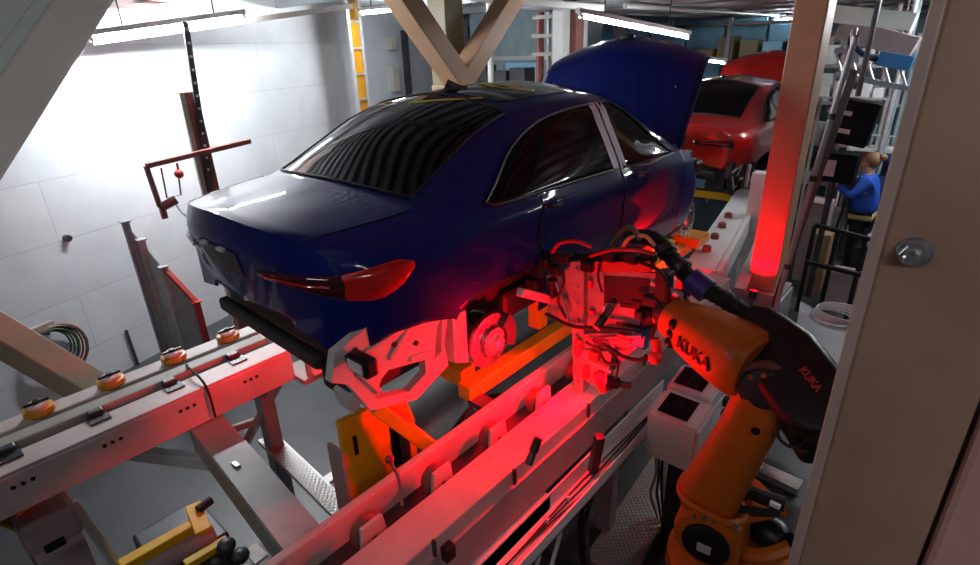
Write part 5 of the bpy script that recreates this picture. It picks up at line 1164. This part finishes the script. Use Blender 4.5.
for s_, w, u in ((-1, pts[8], Vector((-.25, .05, 1))), (1, pts[12], Vector((-1, -.1, .35)))):
    w = Vector(w); u = u.normalized(); sd = u.cross(Vector((0.9, 0, .2))).normalized(); fw = sd.cross(u)
    for k, (o_, L) in enumerate(((-.03, .075), (-.01, .088), (.01, .083), (.03, .066))):
        b0 = w+u*.02+sd*o_*.6; bm = NB(); tube(bm, [b0, w+u*.075+sd*o_, w+u*(.075+L*.5)+sd*o_+fw*.006, w+u*(.07+L*.95)+sd*o_+fw*.022], .0095, 8, 4); obj('finger', bm, 'skin', t, True)
    bm = NB(); tube(bm, [w+u*.01, w+u*.04-sd*.045*s_, w+u*.085-sd*.06*s_], .011, 8, 4); obj('thumb', bm, 'skin', t, True)
    bm = NB(); ball(bm, w+u*.045, .045, (.9, .5, 1.15), 14, frame_of(u, fw)); obj('palm', bm, 'skin', t, True)
hp_ = V((1.765, 7.900, 1.429)); 
q = hp_; t = thing('person', 'person in dark navy clothes half hidden behind the near column', 'person', (q.x, q.y, 0)); o3 = Vector((q.x, q.y, q.z-1.45))
def pl2(x, y, z): return (o3.x+x, o3.y+y, o3.z+z)
pts = [pl2(0, 0, .95), pl2(0, 0, 1.15), pl2(0, 0, 1.38), pl2(0, 0, 1.5), pl2(0, -.02, 1.66), pl2(-.2, 0, 1.4), pl2(-.25, -.03, 1.12), pl2(-.22, -.15, .92), pl2(.2, 0, 1.4), pl2(.25, -.03, 1.12), pl2(.22, -.15, .92), pl2(-.1, 0, .88), pl2(-.1, -.02, .48), pl2(-.1, .02, .06), pl2(.1, 0, .88), pl2(.1, -.02, .48), pl2(.1, .02, .06)]
ed = [(0, 1), (1, 2), (2, 3), (3, 4), (2, 5), (5, 6), (6, 7), (2, 8), (8, 9), (9, 10), (0, 11), (11, 12), (12, 13), (0, 14), (14, 15), (15, 16)]
bm = skin_mesh(pts, ed, [.16, .15, .165, .06, .1, .08, .06, .045, .08, .06, .045, .1, .075, .055, .1, .075, .055]); obj('body', bm, 'navy_cloth', t, True)
bm = NB(); ball(bm, pl2(0, 0, 1.69), .108, (.95, 1.0, 1.2), 18); obj('hair', bm, 'navy_cloth', t, True)
# tripod with the camera
p = V((1.431, 7.100, 1.422)); t = thing('camera_tripod', 'black tripod with a camera in front of the person in blue', 'tripod', (p.x, p.y, 0))
for k, (q, b_) in enumerate((((1.323, 7.000, 0.266), 0), ((1.647, 6.700, 0.433), 0), ((1.660, 7.500, 0.303), 0))):
    q = V(q); bm = NB(); tube(bm, [(p.x, p.y, p.z-.12), (p.x+(q.x-p.x)*.5, p.y+(q.y-p.y)*.5, p.z*.5), (q.x, q.y, .02)], .018, 8, 2); obj('leg', bm, 'black_plastic', t)
bm = NB(); cyl(bm, (p.x, p.y, p.z-.3), (p.x, p.y, p.z), .022, seg=10); ball(bm, (p.x, p.y, p.z-.02), .04); obj('head', bm, 'black_plastic', t)
bm = NB(); box(bm, (p.x, p.y, p.z+.06), (.14, .09, .10), None, .015); cmr = obj('camera_body', bm, 'black_plastic', t)
bm = NB(); cyl(bm, (p.x-.07, p.y, p.z+.06), (p.x-.17, p.y, p.z+.06), .035, seg=16); obj('camera_lens', bm, 'black_trim', cmr, True)
# low benches, cartons and rails around the person
t = thing('black_railing', 'black low railing in front of the person in blue', 'railing', (1.761, 5.600, 1.089))
for a, b in (((1.355, 5.600, 1.208), (2.265, 5.600, 1.104)), ((1.410, 5.200, 0.844), (2.331, 5.200, 0.800))):
    bm = NB(); beam(bm, a, b, .05, .05); obj('rail', bm, 'black_plastic', t)
for q in ((1.617, 5.600, 1.165), (1.917, 5.600, 1.146), (1.357, 5.600, 1.195)):
    q = V(q); bm = NB(); bb(bm, (q.x-.025, q.y-.025, 0), (q.x+.025, q.y+.025, q.z)); obj('post', bm, 'black_plastic', t)
for nm, lb, ct, px, w, d, h, m in (
    ('carton', 'pinkish carton on the floor under the black railing, the wider one', 'carton', (1.973, 6.300, 0.445), .42, .3, .30, 'pink_grey'),
    ('carton', 'pinkish carton standing left of the wider carton under the railing', 'carton', (1.727, 6.100, 0.523), .28, .3, .42, 'pink_grey'),
    ('barrel_box', 'brown cardboard box by the tripod foot', 'box', (1.317, 6.500, 0.871), .26, .26, .36, 'cardboard'),
    ('grey_case', 'pale grey case behind the tripod', 'case', (1.225, 7.400, 0.997), .34, .3, .9, 'greygreen_paint'),
    ('machine_box', 'pinkish machine box below the lower black equipment box', 'machine', (1.155, 6.900, 1.220), .3, .4, .95, 'pink_grey')):
    p = V(px); tbox(nm, lb, ct, (p.x-w/2, p.y-d/2, 0), (p.x+w/2, p.y+d/2, max(p.z, h)), m)
p = V((1.987, 6.600, 0.929)); t = thing('tool_trolley', 'small trolley with orange and magenta boxes beside the near column', 'trolley', (p.x, p.y, 0))
bm = NB(); bb(bm, (p.x-.25, p.y-.2, 0), (p.x+.25, p.y+.2, p.z-.15), .02); obj('body', bm, 'black_plastic', t)
bm = NB(); bb(bm, (p.x-.16, p.y-.15, p.z-.15), (p.x+.05, p.y+.1, p.z-.02), .02); obj('white_tray', bm, 'label_white', t)
bm = NB(); bb(bm, (p.x-.02, p.y-.15, p.z-.15), (p.x+.18, p.y+.0, p.z+.08), .02); obj('orange_box', bm, 'orange_paint', t)
bm = NB(); bb(bm, (p.x-.08, p.y+.0, p.z-.15), (p.x+.22, p.y+.18, p.z+.22), .02); obj('magenta_box', bm, 'magenta', t)
